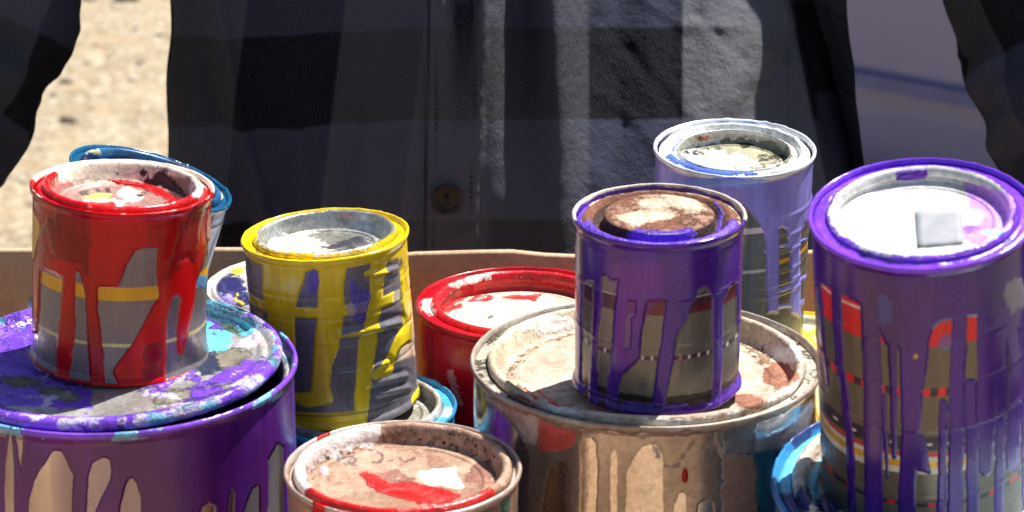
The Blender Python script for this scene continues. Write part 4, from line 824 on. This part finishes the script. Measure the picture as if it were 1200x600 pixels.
# ------------------------------------------------------------------ person
def cloth_mat():
    t = NT('dark_plaid_flannel')
    lx, ly, sh = t.attr('lx'), t.attr('ly'), t.attr('seam')
    u, v = t.attr('cu'), t.attr('cv')          # cloth coordinates in millimetres
    c = t.mix(ly, lin((12, 12, 16)), lin((50, 52, 68)))
    c = t.mix(t.math('MULTIPLY', lx, .75), c, lin((108, 108, 112)))
    # twill
    ph = t.math('ADD', t.math('MULTIPLY', u, 2.3), t.math('MULTIPLY', v, 2.8))
    tw = t.math('MULTIPLY', t.math('ADD', t.math('SINE', ph), 1.0), .5)
    th = t.math('MULTIPLY', t.math('ADD', t.math('SINE', t.math('ADD', t.math('MULTIPLY', u, 3.1), t.math('MULTIPLY', v, -1.0))), 1.0), .5)
    tw = t.mixf(.3, tw, th)
    nf = t.noise(1400, 3, .8); nb = t.noise(60, 4, .65); nm = t.noise(230, 3, .6)
    k = t.math('MULTIPLY', tw, t.ramp(nf, .3, .7, .5, 1.3))
    c = t.mix(t.math('MULTIPLY', t.ramp(k, .35, .95), .24), c, lin((104, 104, 116)))
    c = t.mix(t.math('MULTIPLY', t.ramp(nb, .5, .75), .25), c, lin((44, 42, 42)))
    c = t.mix(sh, c, lin((14, 12, 22)))
    lint = t.ramp(t.noise(1100, 2, .5, (1, 1, 1), (3, 3, 3)), .74, .78)
    c = t.mix(t.math('MULTIPLY', lint, .5), c, lin((170, 165, 165)))
    h = t.math('ADD', t.math('MULTIPLY', tw, .00014), t.math('ADD', t.math('MULTIPLY', nf, .0005), t.math('ADD', t.math('MULTIPLY', nm, .0011), t.math('MULTIPLY', nb, .0030))))
    t.set(Base_Color=c, Roughness=.95, Normal=t.bump(h), Sheen_Weight=.0)
    t.b.inputs['Specular IOR Level'].default_value = .03
    return t.m
CLOTH = cloth_mat()

px_, py_ = 0.0, 1.52
person = empty('person', Matrix.Translation((px_, py_, 0)), 'person in a dark plaid button shirt standing behind the box with both arms around it', 'person')
def sstep(x, a, b):
    t = np.clip((x - a) / (b - a), 0, 1); return t * t * (3 - 2 * t)

def torso():
    ns, nr = 720, 260
    # rows: dense in the visible slice
    zz = np.concatenate([np.linspace(-.12, .08, 20, endpoint=False), np.linspace(.08, .30, 190, endpoint=False), np.linspace(.30, .66, 50)])
    th = np.linspace(0, 2 * math.pi, ns, endpoint=False)
    # denser toward the front (th=0 is front)
    th = th - .32 * np.sin(th)
    Z, TH = np.meshgrid(zz, th, indexing='ij')
    a = np.interp(Z, [-.12, .1, .3, .5, .60, .66], [.236, .238, .230, .235, .17, .075])
    b = np.interp(Z, [-.12, .1, .3, .5, .60, .66], [.125, .13, .125, .115, .085, .06])
    s, c = np.sin(TH), np.cos(TH)
    e = .78
    X = a * np.sign(s) * np.abs(s) ** e; Y = -b * np.sign(c) * np.abs(c) ** e
    yc = 1.515 + np.clip(Z - .05, 0, 1) * .10 + np.clip(Z - .31, 0, 1) * .55
    P = np.stack([X, yc + Y, Z + ZB], -1).reshape(-1, 3)
    front = (c.ravel() > .02)
    z = Z.ravel(); x = P[:, 0].copy()
    th_ = np.where(x > .045, 1, 0)
    # belly pushed out low on the right, so the cloth there slopes up towards the light
    X2 = P[:, 0]; P[:, 0] += np.where(X2 > .12, (.006 - (z - .12) * .10) * sstep(X2, .1, .2), 0) + fbm(np.stack([0 * z, z * 22, np.sign(X2)], 1), 77, 2) * .004 * sstep(np.abs(X2), .15, .22)
    q = proj(P)
    el = lambda cx, cy, rx, ry: np.exp(-(((q[:, 0] - cx) / rx) ** 2 + ((q[:, 1] - cy) / ry) ** 2) ** 1.5)
    sk = lambda L, w: np.exp(-(stroke(q, L, 0) / w) ** 2)
    Nz = np.stack([q[:, 0] / 55 + q[:, 1] / 160, q[:, 1] / 90 - q[:, 0] / 160, 0 * z], 1)
    bx = np.interp(q[:, 1], [-300, 0, 60, 110, 150, 215, 300], [945, 930, 905, 868, 838, 812, 800])
    dark_r = sstep(q[:, 0] - bx, -22, 14)
    slope = .05 + (.13 * sstep(q[:, 0], 560, 640) + .58 * sstep(q[:, 0], 655, 735)) * (1 - .22 * dark_r) * (1 - .22 * sstep(q[:, 1], 130, 200))
    slope += .28 * sk([(598, -60), (606, 90), (606, 210)], 24) + .24 * sk([(672, -60), (676, 60), (690, 190)], 20) + .36 * sk([(538, -20), (545, 60), (542, 150)], 13)
    P[:, 1] += np.where(front, .9 * np.maximum(x - .03, 0) ** 2, 0)
    slope = slope + fbm(Nz, 61, 3) * .13 * sstep(q[:, 0], 500, 620)
    slope = slope * sstep(-z, -.34, -.28)
    sg = np.where(front, slope, 0).reshape(nr, ns); dz = np.diff(zz)[:, None]
    Iy = np.concatenate([np.zeros((1, ns)), np.cumsum((sg[1:] + sg[:-1]) / 2 * dz, 0)], 0); Iy -= Iy[30][None, :]
    P[:, 1] += Iy.ravel() * np.clip(c.ravel() * 5, 0, 1)
    q = proj(P)
    d = np.zeros(len(P))
    def ridge(L, amp, w):
        nonlocal d
        sd = -stroke(q, L, 0); d = d + amp * np.exp(-(sd / w) ** 2)
    def rightof(L):
        L = np.array(L, float); return q[:, 0] - np.interp(q[:, 1], L[:, 1], L[:, 0])
    eL = rightof([(205, -200), (247, 0), (270, 120), (300, 240), (322, 300)])      # left front panel edge
    d += np.where(front, -.016 * sstep(-eL, -2, 26) + .0075 * np.exp(-((eL - 9) / 8) ** 2), 0)
    eR = rightof([(930, -200), (928, 0), (905, 60), (868, 110), (840, 150), (815, 215), (800, 300)])
    d += np.where(front, .004 * np.exp(-((eR + 20) / 24) ** 2) - .006 * sstep(eR, -6, 30) * sstep(q[:, 1], 330, 120), 0)
    eR2 = rightof([(920, -200), (928, 0), (955, 110), (975, 220), (985, 300)])
    d += np.where(front, -.010 * sstep(eR2, -2, 6) + .004 * np.exp(-((eR2 + 8) / 8) ** 2), 0)
    eR3 = rightof([(985, -100), (992, 0), (1000, 90), (1003, 200), (1005, 300)])
    d += np.where(front, -.008 * sstep(eR3, 0, 14), 0)
    # placket
    pl = rightof([(505, -50), (503, 0), (497, 300)]); pr = rightof([(575, -50), (571, 0), (560, 300)])
    inpl = sstep(pl, -1, 1.5) * sstep(-pr, -1, 1.5)
    d += np.where(front, .0030 * inpl, 0)
    seamd = np.minimum(np.abs(pl - 11), np.abs(pr + 11)); d += np.where(front, -.0009 * np.exp(-(seamd / 1.8) ** 2), 0)
    puck = np.exp(-(np.minimum(np.abs(pl - 5), np.abs(pr + 5)) / 6) ** 2)
    d += np.where(front, .00025 * puck * np.sin(q[:, 1] / 4.2 + 3 * fbm(np.stack([q[:, 0] * .01, q[:, 1] * .05, 0 * q[:, 0]], 1), 3)), 0)
    for L, am, w in [([(340, -20), (345, 120), (370, 300)], .004, 26), ([(440, -20), (430, 140), (440, 300)], .004, 24), ([(225, -20), (232, 150), (225, 290)], .004, 12), ([(280, 240), (250, 280)], .004, 10), ([(960, 60), (980, 160), (990, 240)], .003, 10),
                     ([(735, 60), (770, 100), (805, 150)], -.0020, 8), ([(705, 110), (745, 140), (790, 200)], .0018, 9), ([(820, 20), (870, 70)], -.0016, 7), ([(745, -10), (800, 30), (860, 30)], .0018, 8), ([(700, 60), (725, 100), (728, 150)], -.0016, 7), ([(300, 60), (350, 150), (360, 280)], .004, 14), ([(420, 120), (400, 220), (405, 290)], -.003, 12), ([(700, 20), (740, 60)], -.0012, 8), ([(840, -10), (800, 60)], -.0009, 9)]:
        ridge(L, am, w)
    Q3 = np.stack([q[:, 0] / 60 + q[:, 1] / 110, q[:, 1] / 60 - q[:, 0] / 200, 0 * q[:, 0]], 1)
    wr = sstep(q[:, 0], 560, 720)
    d += np.where(front, fbm(Q3, 41, 3) * (.0008 + .0006 * wr) + fbm(Q3 * 3.1, 47, 3) * (.0003 + .00045 * wr), fbm(P * 14, 3, 3) * .008)
    P[:, 1] += np.where(front, -d, 0); P[:, 1] += np.where(front, 0, d)
    # plaid
    ux = q[:, 0] + np.where(q[:, 0] < 500, .12 * q[:, 1], np.where(q[:, 0] > 925, -.2 * q[:, 1], 0)); vy = q[:, 1] - .06 * np.maximum(0, 480 - q[:, 0]) + np.where(eR2 > 0, 25, 0)
    def lev(t, B, L):
        r = np.full(len(t), float(L[0]))
        for bnd, l0, l1 in zip(B, L[:-1], L[1:]): r = r + (l1 - l0) * sstep(t, bnd - 1.6, bnd + 1.6)
        return r
    bk = np.abs(((ux / 235) % 1) - .5) > .25
    lx = lev(ux, [200, 290, 405, 500, 572, 690, 800, 925], [.45, .30, 0, .35, .55, .3, .0, .9, .05])
    ly = lev(vy, [-190, -80, 32, 140, 257, 370], [0, 1, .8, 0, 1, 0, 1])
    lx = np.where(front, lx, bk * .5); ly = np.where(front, ly, (np.sin(z * 55) > 0) * 1.0)
    seam = np.where(front, .8 * np.exp(-(seamd / .9) ** 2) * (np.sin(q[:, 1] * 1.1) > -.3) + .8 * np.exp(-(pl / 1.3) ** 2) + .3 * np.exp(-(pr / 1.3) ** 2), 0)
    return P, nr, ns, dict(lx=lx, ly=ly, seam=np.clip(seam, 0, 1), cu=ux / 1.9, cv=q[:, 1] / 1.9)

def tube(path, rad, ns, nr, wr, seed, nearside):
    path = np.array(path); n = len(path)
    t = np.linspace(0, n - 1, nr)
    C = np.stack([np.interp(t, range(n), path[:, k]) for k in range(3)], 1)
    for _ in range(int(nr * .6)):
        C[1:-1] = (C[:-2] + C[2:] + 2 * C[1:-1]) / 4
    r = np.interp(t, range(n), rad)
    T_ = np.gradient(C, axis=0); T_ /= np.linalg.norm(T_, axis=1)[:, None]
    A = np.cross(T_, np.array([0, 1.0, .2])); A /= np.linalg.norm(A, axis=1)[:, None]; B = np.cross(T_, A)
    th = np.linspace(0, 2 * math.pi, ns, endpoint=False)
    N = A[:, None, :] * np.cos(th)[None, :, None] + B[:, None, :] * np.sin(th)[None, :, None]
    P = (C[:, None, :] + N * r[:, None, None]).reshape(-1, 3); N = N.reshape(-1, 3)
    L = np.concatenate([[0], np.cumsum(np.linalg.norm(np.diff(C, axis=0), axis=1))])
    TT = np.repeat(L, ns); AA = np.tile(th, nr)
    K = np.stack([np.cos(AA) * 1.1, np.sin(AA) * 1.1, TT * 22], 1)
    P += N * (fbm(K, seed, 3) * wr + fbm(K * np.array([2.5, 2.5, 1.6]), seed + 9, 3) * wr * .4)[:, None]
    cu = AA * .07 * 1000 / 1; cv = TT * 1000
    lx = ((AA / 6.283 * 4) % 1 > .5) * .35; ly = ((TT / .125) % 1 > .5) * 1.0
    return P, dict(lx=lx, ly=ly, seam=0 * lx, cu=cu * 1.0, cv=cv)

def make_shirt():
    P, nr, ns, fl = torso()
    me = grid_mesh('shirt', P - [px_, py_, 0], nr, ns, True, fl)
    link('shirt', me, CLOTH, person)
    for sgn, path, seed in ((-1, [(-.155, 1.76, .575), (-.225, 1.70, .56), (-.300, 1.55, .42), (-.366, 1.50, .25), (-.412, 1.44, .15), (-.412, 1.33, .10), (-.425, 1.20, .075)], 3), (1, [(.155, 1.80, .575), (.235, 1.80, .56), (.322, 1.66, .42), (.358, 1.51, .26), (.392, 1.44, .15), (.418, 1.33, .10), (.43, 1.20, .075)], 23)):
        Q, f2 = tube([(a, b, c + ZB) for a, b, c in path], [.05, .085, .080, .073, .066, .056, .045], 200, 260, .017, seed, sgn)
        m2 = grid_mesh('sleeve', Q - [px_, py_, 0], 260, 200, True, f2)
        link('sleeve', m2, CLOTH, person)
    return P
SH = make_shirt()

def skinned(name, verts, edges, rad, mat, parent, root=0, sub=2):
    me = bpy.data.meshes.new(name); me.from_pydata([tuple(v) for v in verts], edges, []); me.update()
    o = link(name, me, mat, parent, False)
    sk = o.modifiers.new('skin', 'SKIN'); 
    for i, r in enumerate(rad):
        r = r if isinstance(r, tuple) else (r, r)
        me.skin_vertices[0].data[i].radius = r; me.skin_vertices[0].data[i].use_root = (i == root)
    sk.use_smooth_shade = True
    s = o.modifiers.new('sub', 'SUBSURF'); s.levels = sub; s.render_levels = sub
    return o

def person_body():
    V = []; E = []; Rr = []
    def add(p, r, prev=None):
        V.append((p[0] - px_, p[1] - py_, p[2])); Rr.append(r)
        if prev is not None: E.append((prev, len(V) - 1))
        return len(V) - 1
    pel = add((0, 1.55, .93), (.12, .08))
    sp = add((0, 1.64, 1.10), (.08, .04), pel); ch = add((0, 1.835, 1.34), (.08, .035), sp)
    nk = add((0, 1.775, 1.45), .052, ch); n2 = add((0, 1.72, 1.50), .052, nk)
    jaw = add((0, 1.695, 1.56), (.062, .075), n2); hd = add((0, 1.70, 1.63), (.076, .094), jaw); tp = add((0, 1.71, 1.70), (.068, .080), hd)
    nose = add((0, 1.598, 1.605), .012, hd)
    for s in (-1, 1):
        ear = add((s * .084, 1.715, 1.61), .014, hd)
        sh = add((s * .19, 1.80, 1.345), .046, ch); u = add((s * .31, 1.66, 1.21), .046, sh); el = add((s * .37, 1.47, 1.0), .040, u)
        fa = add((s * .41, 1.33, .90), .034, el); wr = add((s * .428, 1.19, .868), .025, fa); pm = add((s * .418, 1.12, .868), (.017, .034), wr)
        for k, (dz, L) in enumerate(((.028, .070), (.010, .078), (-.010, .072), (-.028, .056))):
            f0 = add((s * .412, 1.082, .868 + dz), .0095, pm); f1 = add((s * .404, 1.082 - L * .5, .866 + dz * 1.1), .0088, f0); f2 = add((s * .402, 1.082 - L, .862 + dz * 1.1), .0078, f1)
        t0 = add((s * .404, 1.13, .90), .011, pm); t1 = add((s * .392, 1.105, .93), .010, t0); t2 = add((s * .380, 1.085, .955), .0085, t1)
        hp = add((s * .09, 1.53, .86), .085, pel); kn = add((s * .11, 1.52, .48), .058, hp); an = add((s * .12, 1.55, .09), .038, kn); he = add((s * .12, 1.50, .04), .035, an); to = add((s * .13, 1.36, .03), .03, he)
    skinned('body', V, E, Rr, plain('skin', (196, 146, 118), .5, 0, .06), person, pel)
    V2 = []; E2 = []; R2 = []
    V, E, Rr = V2, E2, R2
    def add2(p, r, prev=None):
        V2.append((p[0] - px_, p[1] - py_, p[2])); R2.append(r)
        if prev is not None: E2.append((prev, len(V2) - 1))
        return len(V2) - 1
    pel = add2((0, 1.53, .93), .14); w = add2((0, 1.54, 1.0), .135, pel)
    for s in (-1, 1):
        hp = add2((s * .10, 1.53, .83), .10, pel); kn = add2((s * .11, 1.52, .48), .078, hp); an = add2((s * .12, 1.55, .10), .066, kn)
    skinned('trousers', V2, E2, R2, plain('navy_denim', (36, 40, 62), .9, 0, .2, 60), person, pel)
    skinned('hair', [(0, 1.73 - py_, 1.64), (0, 1.72 - py_, 1.70), (0, 1.70 - py_, 1.725)], [(0, 1), (1, 2)], [(.085, .095), (.082, .09), (.06, .065)], plain('brown_hair', (60, 42, 30), .7, 0, .3, 90), person)
    for s in (-1, 1):
        skinned('shoe', [(s * .12, 1.57 - py_, .05), (s * .125, 1.47 - py_, .045), (s * .13, 1.35 - py_, .035)], [(0, 1), (1, 2)], [.05, .048, .036], plain('shoe_leather', (40, 30, 26), .4), person)
person_body()

def button(px, py, r, tilt, off):
    q = proj(SH); front = SH[:, 1] < 1.5
    i = np.argmin(np.where(front, (q[:, 0] - px) ** 2 + (q[:, 1] - py) ** 2, 1e9)); p = SH[i]
    prof = smooth_prof([(r * .9, -.0012), (r, 0), (r * .98, .0012), (r * .88, .0017), (r * .74, .0012), (r * .68, .0005), (r * .5, .0003)], 2) + [(r * .3, .0003), (.0001, .0003)]
    P = np.array(prof); V = lathe(P, 64)
    # two eyes pressed in
    hole = np.minimum(np.hypot(V[:, 0] - r * .0, V[:, 1] - r * .22), np.hypot(V[:, 0], V[:, 1] + r * .22))
    V[:, 2] -= .0012 * np.exp(-(hole / (r * .13)) ** 2)
    me = grid_mesh('button', V, len(P), 64, True)
    t = NT('dark_button') if 'dark_button' not in _mc else None
    if t:
        n = t.noise(160, 3); t.set(Base_Color=t.mix(t.ramp(n, .4, .6), lin((14, 11, 14)), lin((34, 24, 26))), Roughness=.28); t.b.inputs['Specular IOR Level'].default_value = .3; _mc['dark_button'] = t.m
    o = link('button', me, _mc['dark_button'], person)
    o.location = (p[0] - px_, p[1] - py_ - off, p[2]); o.rotation_euler = (R_(tilt), 0, R_(4))
    bm = bmesh.new()
    for s in (-1, 1):
        pass
    bmesh.ops.create_cube(bm, size=1, matrix=Matrix.Translation((0, 0, .0006)) @ Matrix.Diagonal((r * .14, r * .62, .0007, 1)))
    bmesh.ops.bevel(bm, geom=bm.edges[:], offset=.0002, segments=2, affect='EDGES')
    me = bpy.data.meshes.new('thread'); bm.to_mesh(me); link('thread', me, plain('button_thread', (22, 20, 30), .9), o)
button(537, 9, .0096, 64, .0085); button(525, 230, .0100, 84, .0042)

# ------------------------------------------------------------------ ground
def ground():
    t = NT('gravel_ground')
    def vor(sc, off, feat='F1', out='Color'):
        m = t.n('Mapping'); t.l(t.tc.outputs['Object'], m.inputs[0]); m.inputs['Location'].default_value = off
        v = t.n('TexVoronoi', feature=feat); t.l(m.outputs[0], v.inputs[0]); v.inputs['Scale'].default_value = sc
        return v
    v1 = vor(22, (0, 0, 0)); v2 = vor(95, (2, 1, 0)); n = t.noise(1.3, 5); n3 = t.noise(9, 4)
    g1 = t.n('RGBToBW'); t.l(v1.outputs['Color'], g1.inputs[0]); g2 = t.n('RGBToBW'); t.l(v2.outputs['Color'], g2.inputs[0])
    c = t.mix(g1.outputs[0], lin((112, 99, 76)), lin((148, 135, 108)))
    c = t.mix(t.ramp(g2.outputs[0], .62, .8), c, lin((166, 158, 142)))
    c = t.mix(t.ramp(g2.outputs[0], .30, .16), c, lin((120, 96, 76)))
    c = t.mix(t.math('MULTIPLY', t.ramp(n3, .45, .7), .6), c, lin((150, 128, 98)))
    c = t.mix(t.math('MULTIPLY', t.ramp(n, .45, .7), .35), c, lin((150, 132, 104)))
    h = t.math('ADD', t.math('MULTIPLY', v1.outputs['Distance'], -.004), t.math('MULTIPLY', v2.outputs['Distance'], -.001))
    t.set(Base_Color=c, Roughness=.95, Normal=t.bump(h))
    n_ = 2; s = 400
    me = bpy.data.meshes.new('ground'); me.from_pydata([(-s, -s, 0), (s, -s, 0), (s, s, 0), (-s, s, 0)], [], [(0, 1, 2, 3)])
    o = link('ground', me, t.m, None, False); tag(o, kind='structure')
    # loose stones
    bm = bmesh.new(); cl = bm.verts.layers.float.new('tone') if False else None
    for k in range(800):
        x = random.uniform(-1.9, .6); y = random.uniform(3.2, 8.2); s = random.choice([.006, .009, .012, .018]) * random.uniform(.7, 1.5)
        if random.random() < .02: s *= 2
        M = Matrix.Translation((x, y, s * .25)) @ Matrix.Rotation(random.uniform(0, 6.3), 4, 'Z') @ Matrix.Diagonal((s, s * random.uniform(.6, 1), s * random.uniform(.25, .45), 1))
        bmesh.ops.create_icosphere(bm, subdivisions=1, radius=1, matrix=M)
    for v in bm.verts: v.co += Vector((random.uniform(-1, 1), random.uniform(-1, 1), random.uniform(-1, 1))) * .0015
    me = bpy.data.meshes.new('gravel'); bm.to_mesh(me)
    t2 = NT('stone_mix'); g = t2.n('NewGeometry'); r = g.outputs['Random Per Island']
    c = t2.mix(r, lin((112, 94, 74)), lin((172, 162, 146))); c = t2.mix(t2.ramp(r, .93, .97), c, lin((96, 84, 72)))
    t2.set(Base_Color=c, Roughness=.9)
    o = link('gravel', me, t2.m, None, False); tag(o, 'loose tan and grey gravel stones scattered over the ground', kind='stuff')
ground()

# ------------------------------------------------------------------ parked car
def car():
    body_c = NT('lilac_grey_car_paint'); n = body_c.noise(3, 3)
    body_c.set(Base_Color=body_c.mix(n, lin((124, 119, 152)), lin((138, 131, 164))), Roughness=.4, Metallic=.0); body_c.b.inputs['Coat Weight'].default_value = .3
    blue = plain('blue_moulding_plastic', (98, 98, 142), .5); gl = plain('tinted_glass', (30, 36, 44), .06, 0, .1); rub = plain('tyre_rubber', (30, 30, 30), .8); rim = plain('wheel_alloy', (170, 170, 175), .3, .8); lamp = plain('lamp_lens', (190, 60, 50), .15)
    ang = R_(-39)
    root = empty('parked_car', Matrix.Translation((1.79, 4.16, 0)) @ Matrix.Rotation(ang, 4, 'Z'), 'lilac grey car with a blue side moulding parked behind the person', 'car')
    Ln, W = 4.3, 1.75
    def xsec(x):
        # half profile along the car (x from -L/2 rear to +L/2): hood/roof heights
        top = np.interp(x, [-2.15, -2.1, -1.9, -1.55, -1.0, .35, .95, 1.1, 1.9, 2.1, 2.15], [.45, .75, .92, 1.02, 1.42, 1.45, 1.08, 1.0, .84, .7, .45])
        return top
    xs = np.linspace(-2.15, 2.15, 87); rows = []
    npf = 26
    for x in xs:
        top = float(xsec(x)); belt = min(.92, top - .01); endt = max(0.0, abs(x) - 1.75) / .4; hw = W / 2 * (1 - .10 * endt ** 2)
        arch = 0.14
        for wx in (-1.32, 1.32):
            dd = abs(x - wx)
            if dd < .36: arch = max(arch, .30 + math.sqrt(max(0, .36 ** 2 - dd ** 2)))
        arch = min(arch, .66)
        half = []
        for k in range(9):
            z = arch + (belt - arch) * k / 8
            f = (z - .14) / (.92 - .14); half.append((hw - .03 * (1 - f) ** 2 * 1.2 - .02 * max(0, f - .7) - (.004 if .35 < f < .4 else 0), z))
        rw = hw - .02 - .16 * max(0, (top - .92)) / .5
        for k in range(1, 5):
            u = k / 4; half.append((half[8][0] + (rw - half[8][0]) * u - .0, belt + (top - .03 - belt) * u))
        half[-1] = (rw - .03, top - .008)
        prof = [(-w, z) for w, z in half] + [(w, z) for w, z in half[::-1]]
        for w, z in prof: rows.append((x, w, z))
    me = grid_mesh('body', np.array(rows), len(xs), npf, True)
    # close the ends
    bm = bmesh.new(); bm.from_mesh(me); bmesh.ops.holes_fill(bm, edges=[e for e in bm.edges if e.is_boundary]); bm.to_mesh(me); bm.free()
    b = link('body', me, body_c.m, root)
    def side_panel(name, pl, y, mat, par, th=.006):
        bm = bmesh.new(); vs = [bm.verts.new((x, yy, z)) for x, yy, z in pl]; f = bm.faces.new(vs)
        r = bmesh.ops.extrude_face_region(bm, geom=[f]); 
        for v in r['geom']:
            if isinstance(v, bmesh.types.BMVert): v.co.y += th * (1 if y < 0 else -1)
        bmesh.ops.recalc_face_normals(bm, faces=bm.faces[:])
        me = bpy.data.meshes.new(name); bm.to_mesh(me); return link(name, me, mat, par, False)
    for s in (-1, 1):
        side_panel('moulding', [(-.93, s * .876, .335), (.93, s * .876, .335), (.93, s * .876, .36), (-.93, s * .876, .36)], s, blue, root, .03)
        side_panel('window', [(-1.15, s * .858, .96), (-.15, s * .858, .96), (-.15, s * .735, 1.36), (-.85, s * .735, 1.36)], s, gl, root, .02)
        side_panel('window', [(-.05, s * .858, .96), (.85, s * .858, .96), (.38, s * .735, 1.36), (-.05, s * .735, 1.36)], s, gl, root, .02)
        for x in (-.1, -1.0, .92): side_panel('door_seam', [(x, s * .879, .30), (x + .006, s * .879, .30), (x + .006, s * .877, .9), (x, s * .877, .9)], s, rub, root, .02)
        for x in (-.30, .62): side_panel('door_handle', [(x, s * .893, .79), (x + .16, s * .893, .79), (x + .16, s * .893, .815), (x, s * .893, .815)], s, body_c.m, root, .03)
        for wx in (-1.32, 1.32):
            for nm, R0, w, mt in (('tyre', .31, .19, rub), ('wheel_rim', .2, .2, rim)):
                bm = bmesh.new(); bmesh.ops.create_cone(bm, cap_ends=True, segments=48, radius1=R0, radius2=R0, depth=w, matrix=Matrix.Translation((wx, s * .77, .31)) @ Matrix.Rotation(R_(90), 4, 'X'))
                bmesh.ops.bevel(bm, geom=[e for e in bm.edges if e.calc_face_angle(0) > .8], offset=.02, segments=3, affect='EDGES')
                me = bpy.data.meshes.new(nm); bm.to_mesh(me); link(nm, me, mt, root, False)
        for x, mt in ((2.08, plain('clear_lens', (220, 220, 215), .1)), (-2.12, lamp)):
            bm = bmesh.new(); bmesh.ops.create_uvsphere(bm, u_segments=20, v_segments=12, radius=.1, matrix=Matrix.Translation((x, s * .62, .68)) @ Matrix.Diagonal((.5, 1.5, .7, 1)))
            me = bpy.data.meshes.new('headlight' if x > 0 else 'tail_light'); bm.to_mesh(me); link('headlight' if x > 0 else 'tail_light', me, mt, root)
    me = bpy.data.meshes.new('windscreen'); me.from_pydata([(.98, -.70, 1.05), (.98, .70, 1.05), (.40, .64, 1.42), (.40, -.64, 1.42)], [], [(0, 1, 2, 3)]); w = link('windscreen', me, gl, root, False); w.location = (.012, 0, .012); sm = w.modifiers.new('t', 'SOLIDIFY'); sm.thickness = .006
car()

# ------------------------------------------------------------------ camera, light, world
cam = bpy.data.cameras.new('camera'); co = bpy.data.objects.new('camera', cam); COL.objects.link(co); S.camera = co
co.location = CAM; co.rotation_euler = (R_(90 - 19.0), 0, 0)
cam.sensor_width = 36; cam.lens = 36 * FPX / 1200; cam.clip_end = 2000; cam.clip_start = .02
cam.dof.use_dof = True; cam.dof.focus_distance = 1.18; cam.dof.aperture_fstop = 16

sdir = Vector((.38, .295, .85)).normalized()        # towards the sun
sun = bpy.data.lights.new('sun', 'SUN'); sun.energy = 5.0; sun.angle = R_(.53); sun.color = (1, .965, .90)
so = bpy.data.objects.new('sun', sun); COL.objects.link(so); so.rotation_euler = sdir.to_track_quat('Z', 'Y').to_euler()
w = bpy.data.worlds.new('World'); S.world = w; w.use_nodes = True
nt = w.node_tree; bg = nt.nodes['Background']; sky = nt.nodes.new('ShaderNodeTexSky'); sky.sky_type = 'NISHITA'; sky.sun_disc = False
sky.sun_elevation = math.asin(sdir.z); sky.sun_rotation = math.atan2(sdir.x, sdir.y)
nt.links.new(sky.outputs[0], bg.inputs[0]); bg.inputs[1].default_value = .06
S.view_settings.view_transform = 'Standard'; S.view_settings.look = 'None'; S.view_settings.exposure = 1.1; S.view_settings.gamma = 1; S.view_settings.use_curve_mapping = False
S.render.resolution_x = 1024; S.render.resolution_y = 512
S.cycles.use_denoising = True; S.cycles.max_bounces = 8; S.cycles.sample_clamp_indirect = 6
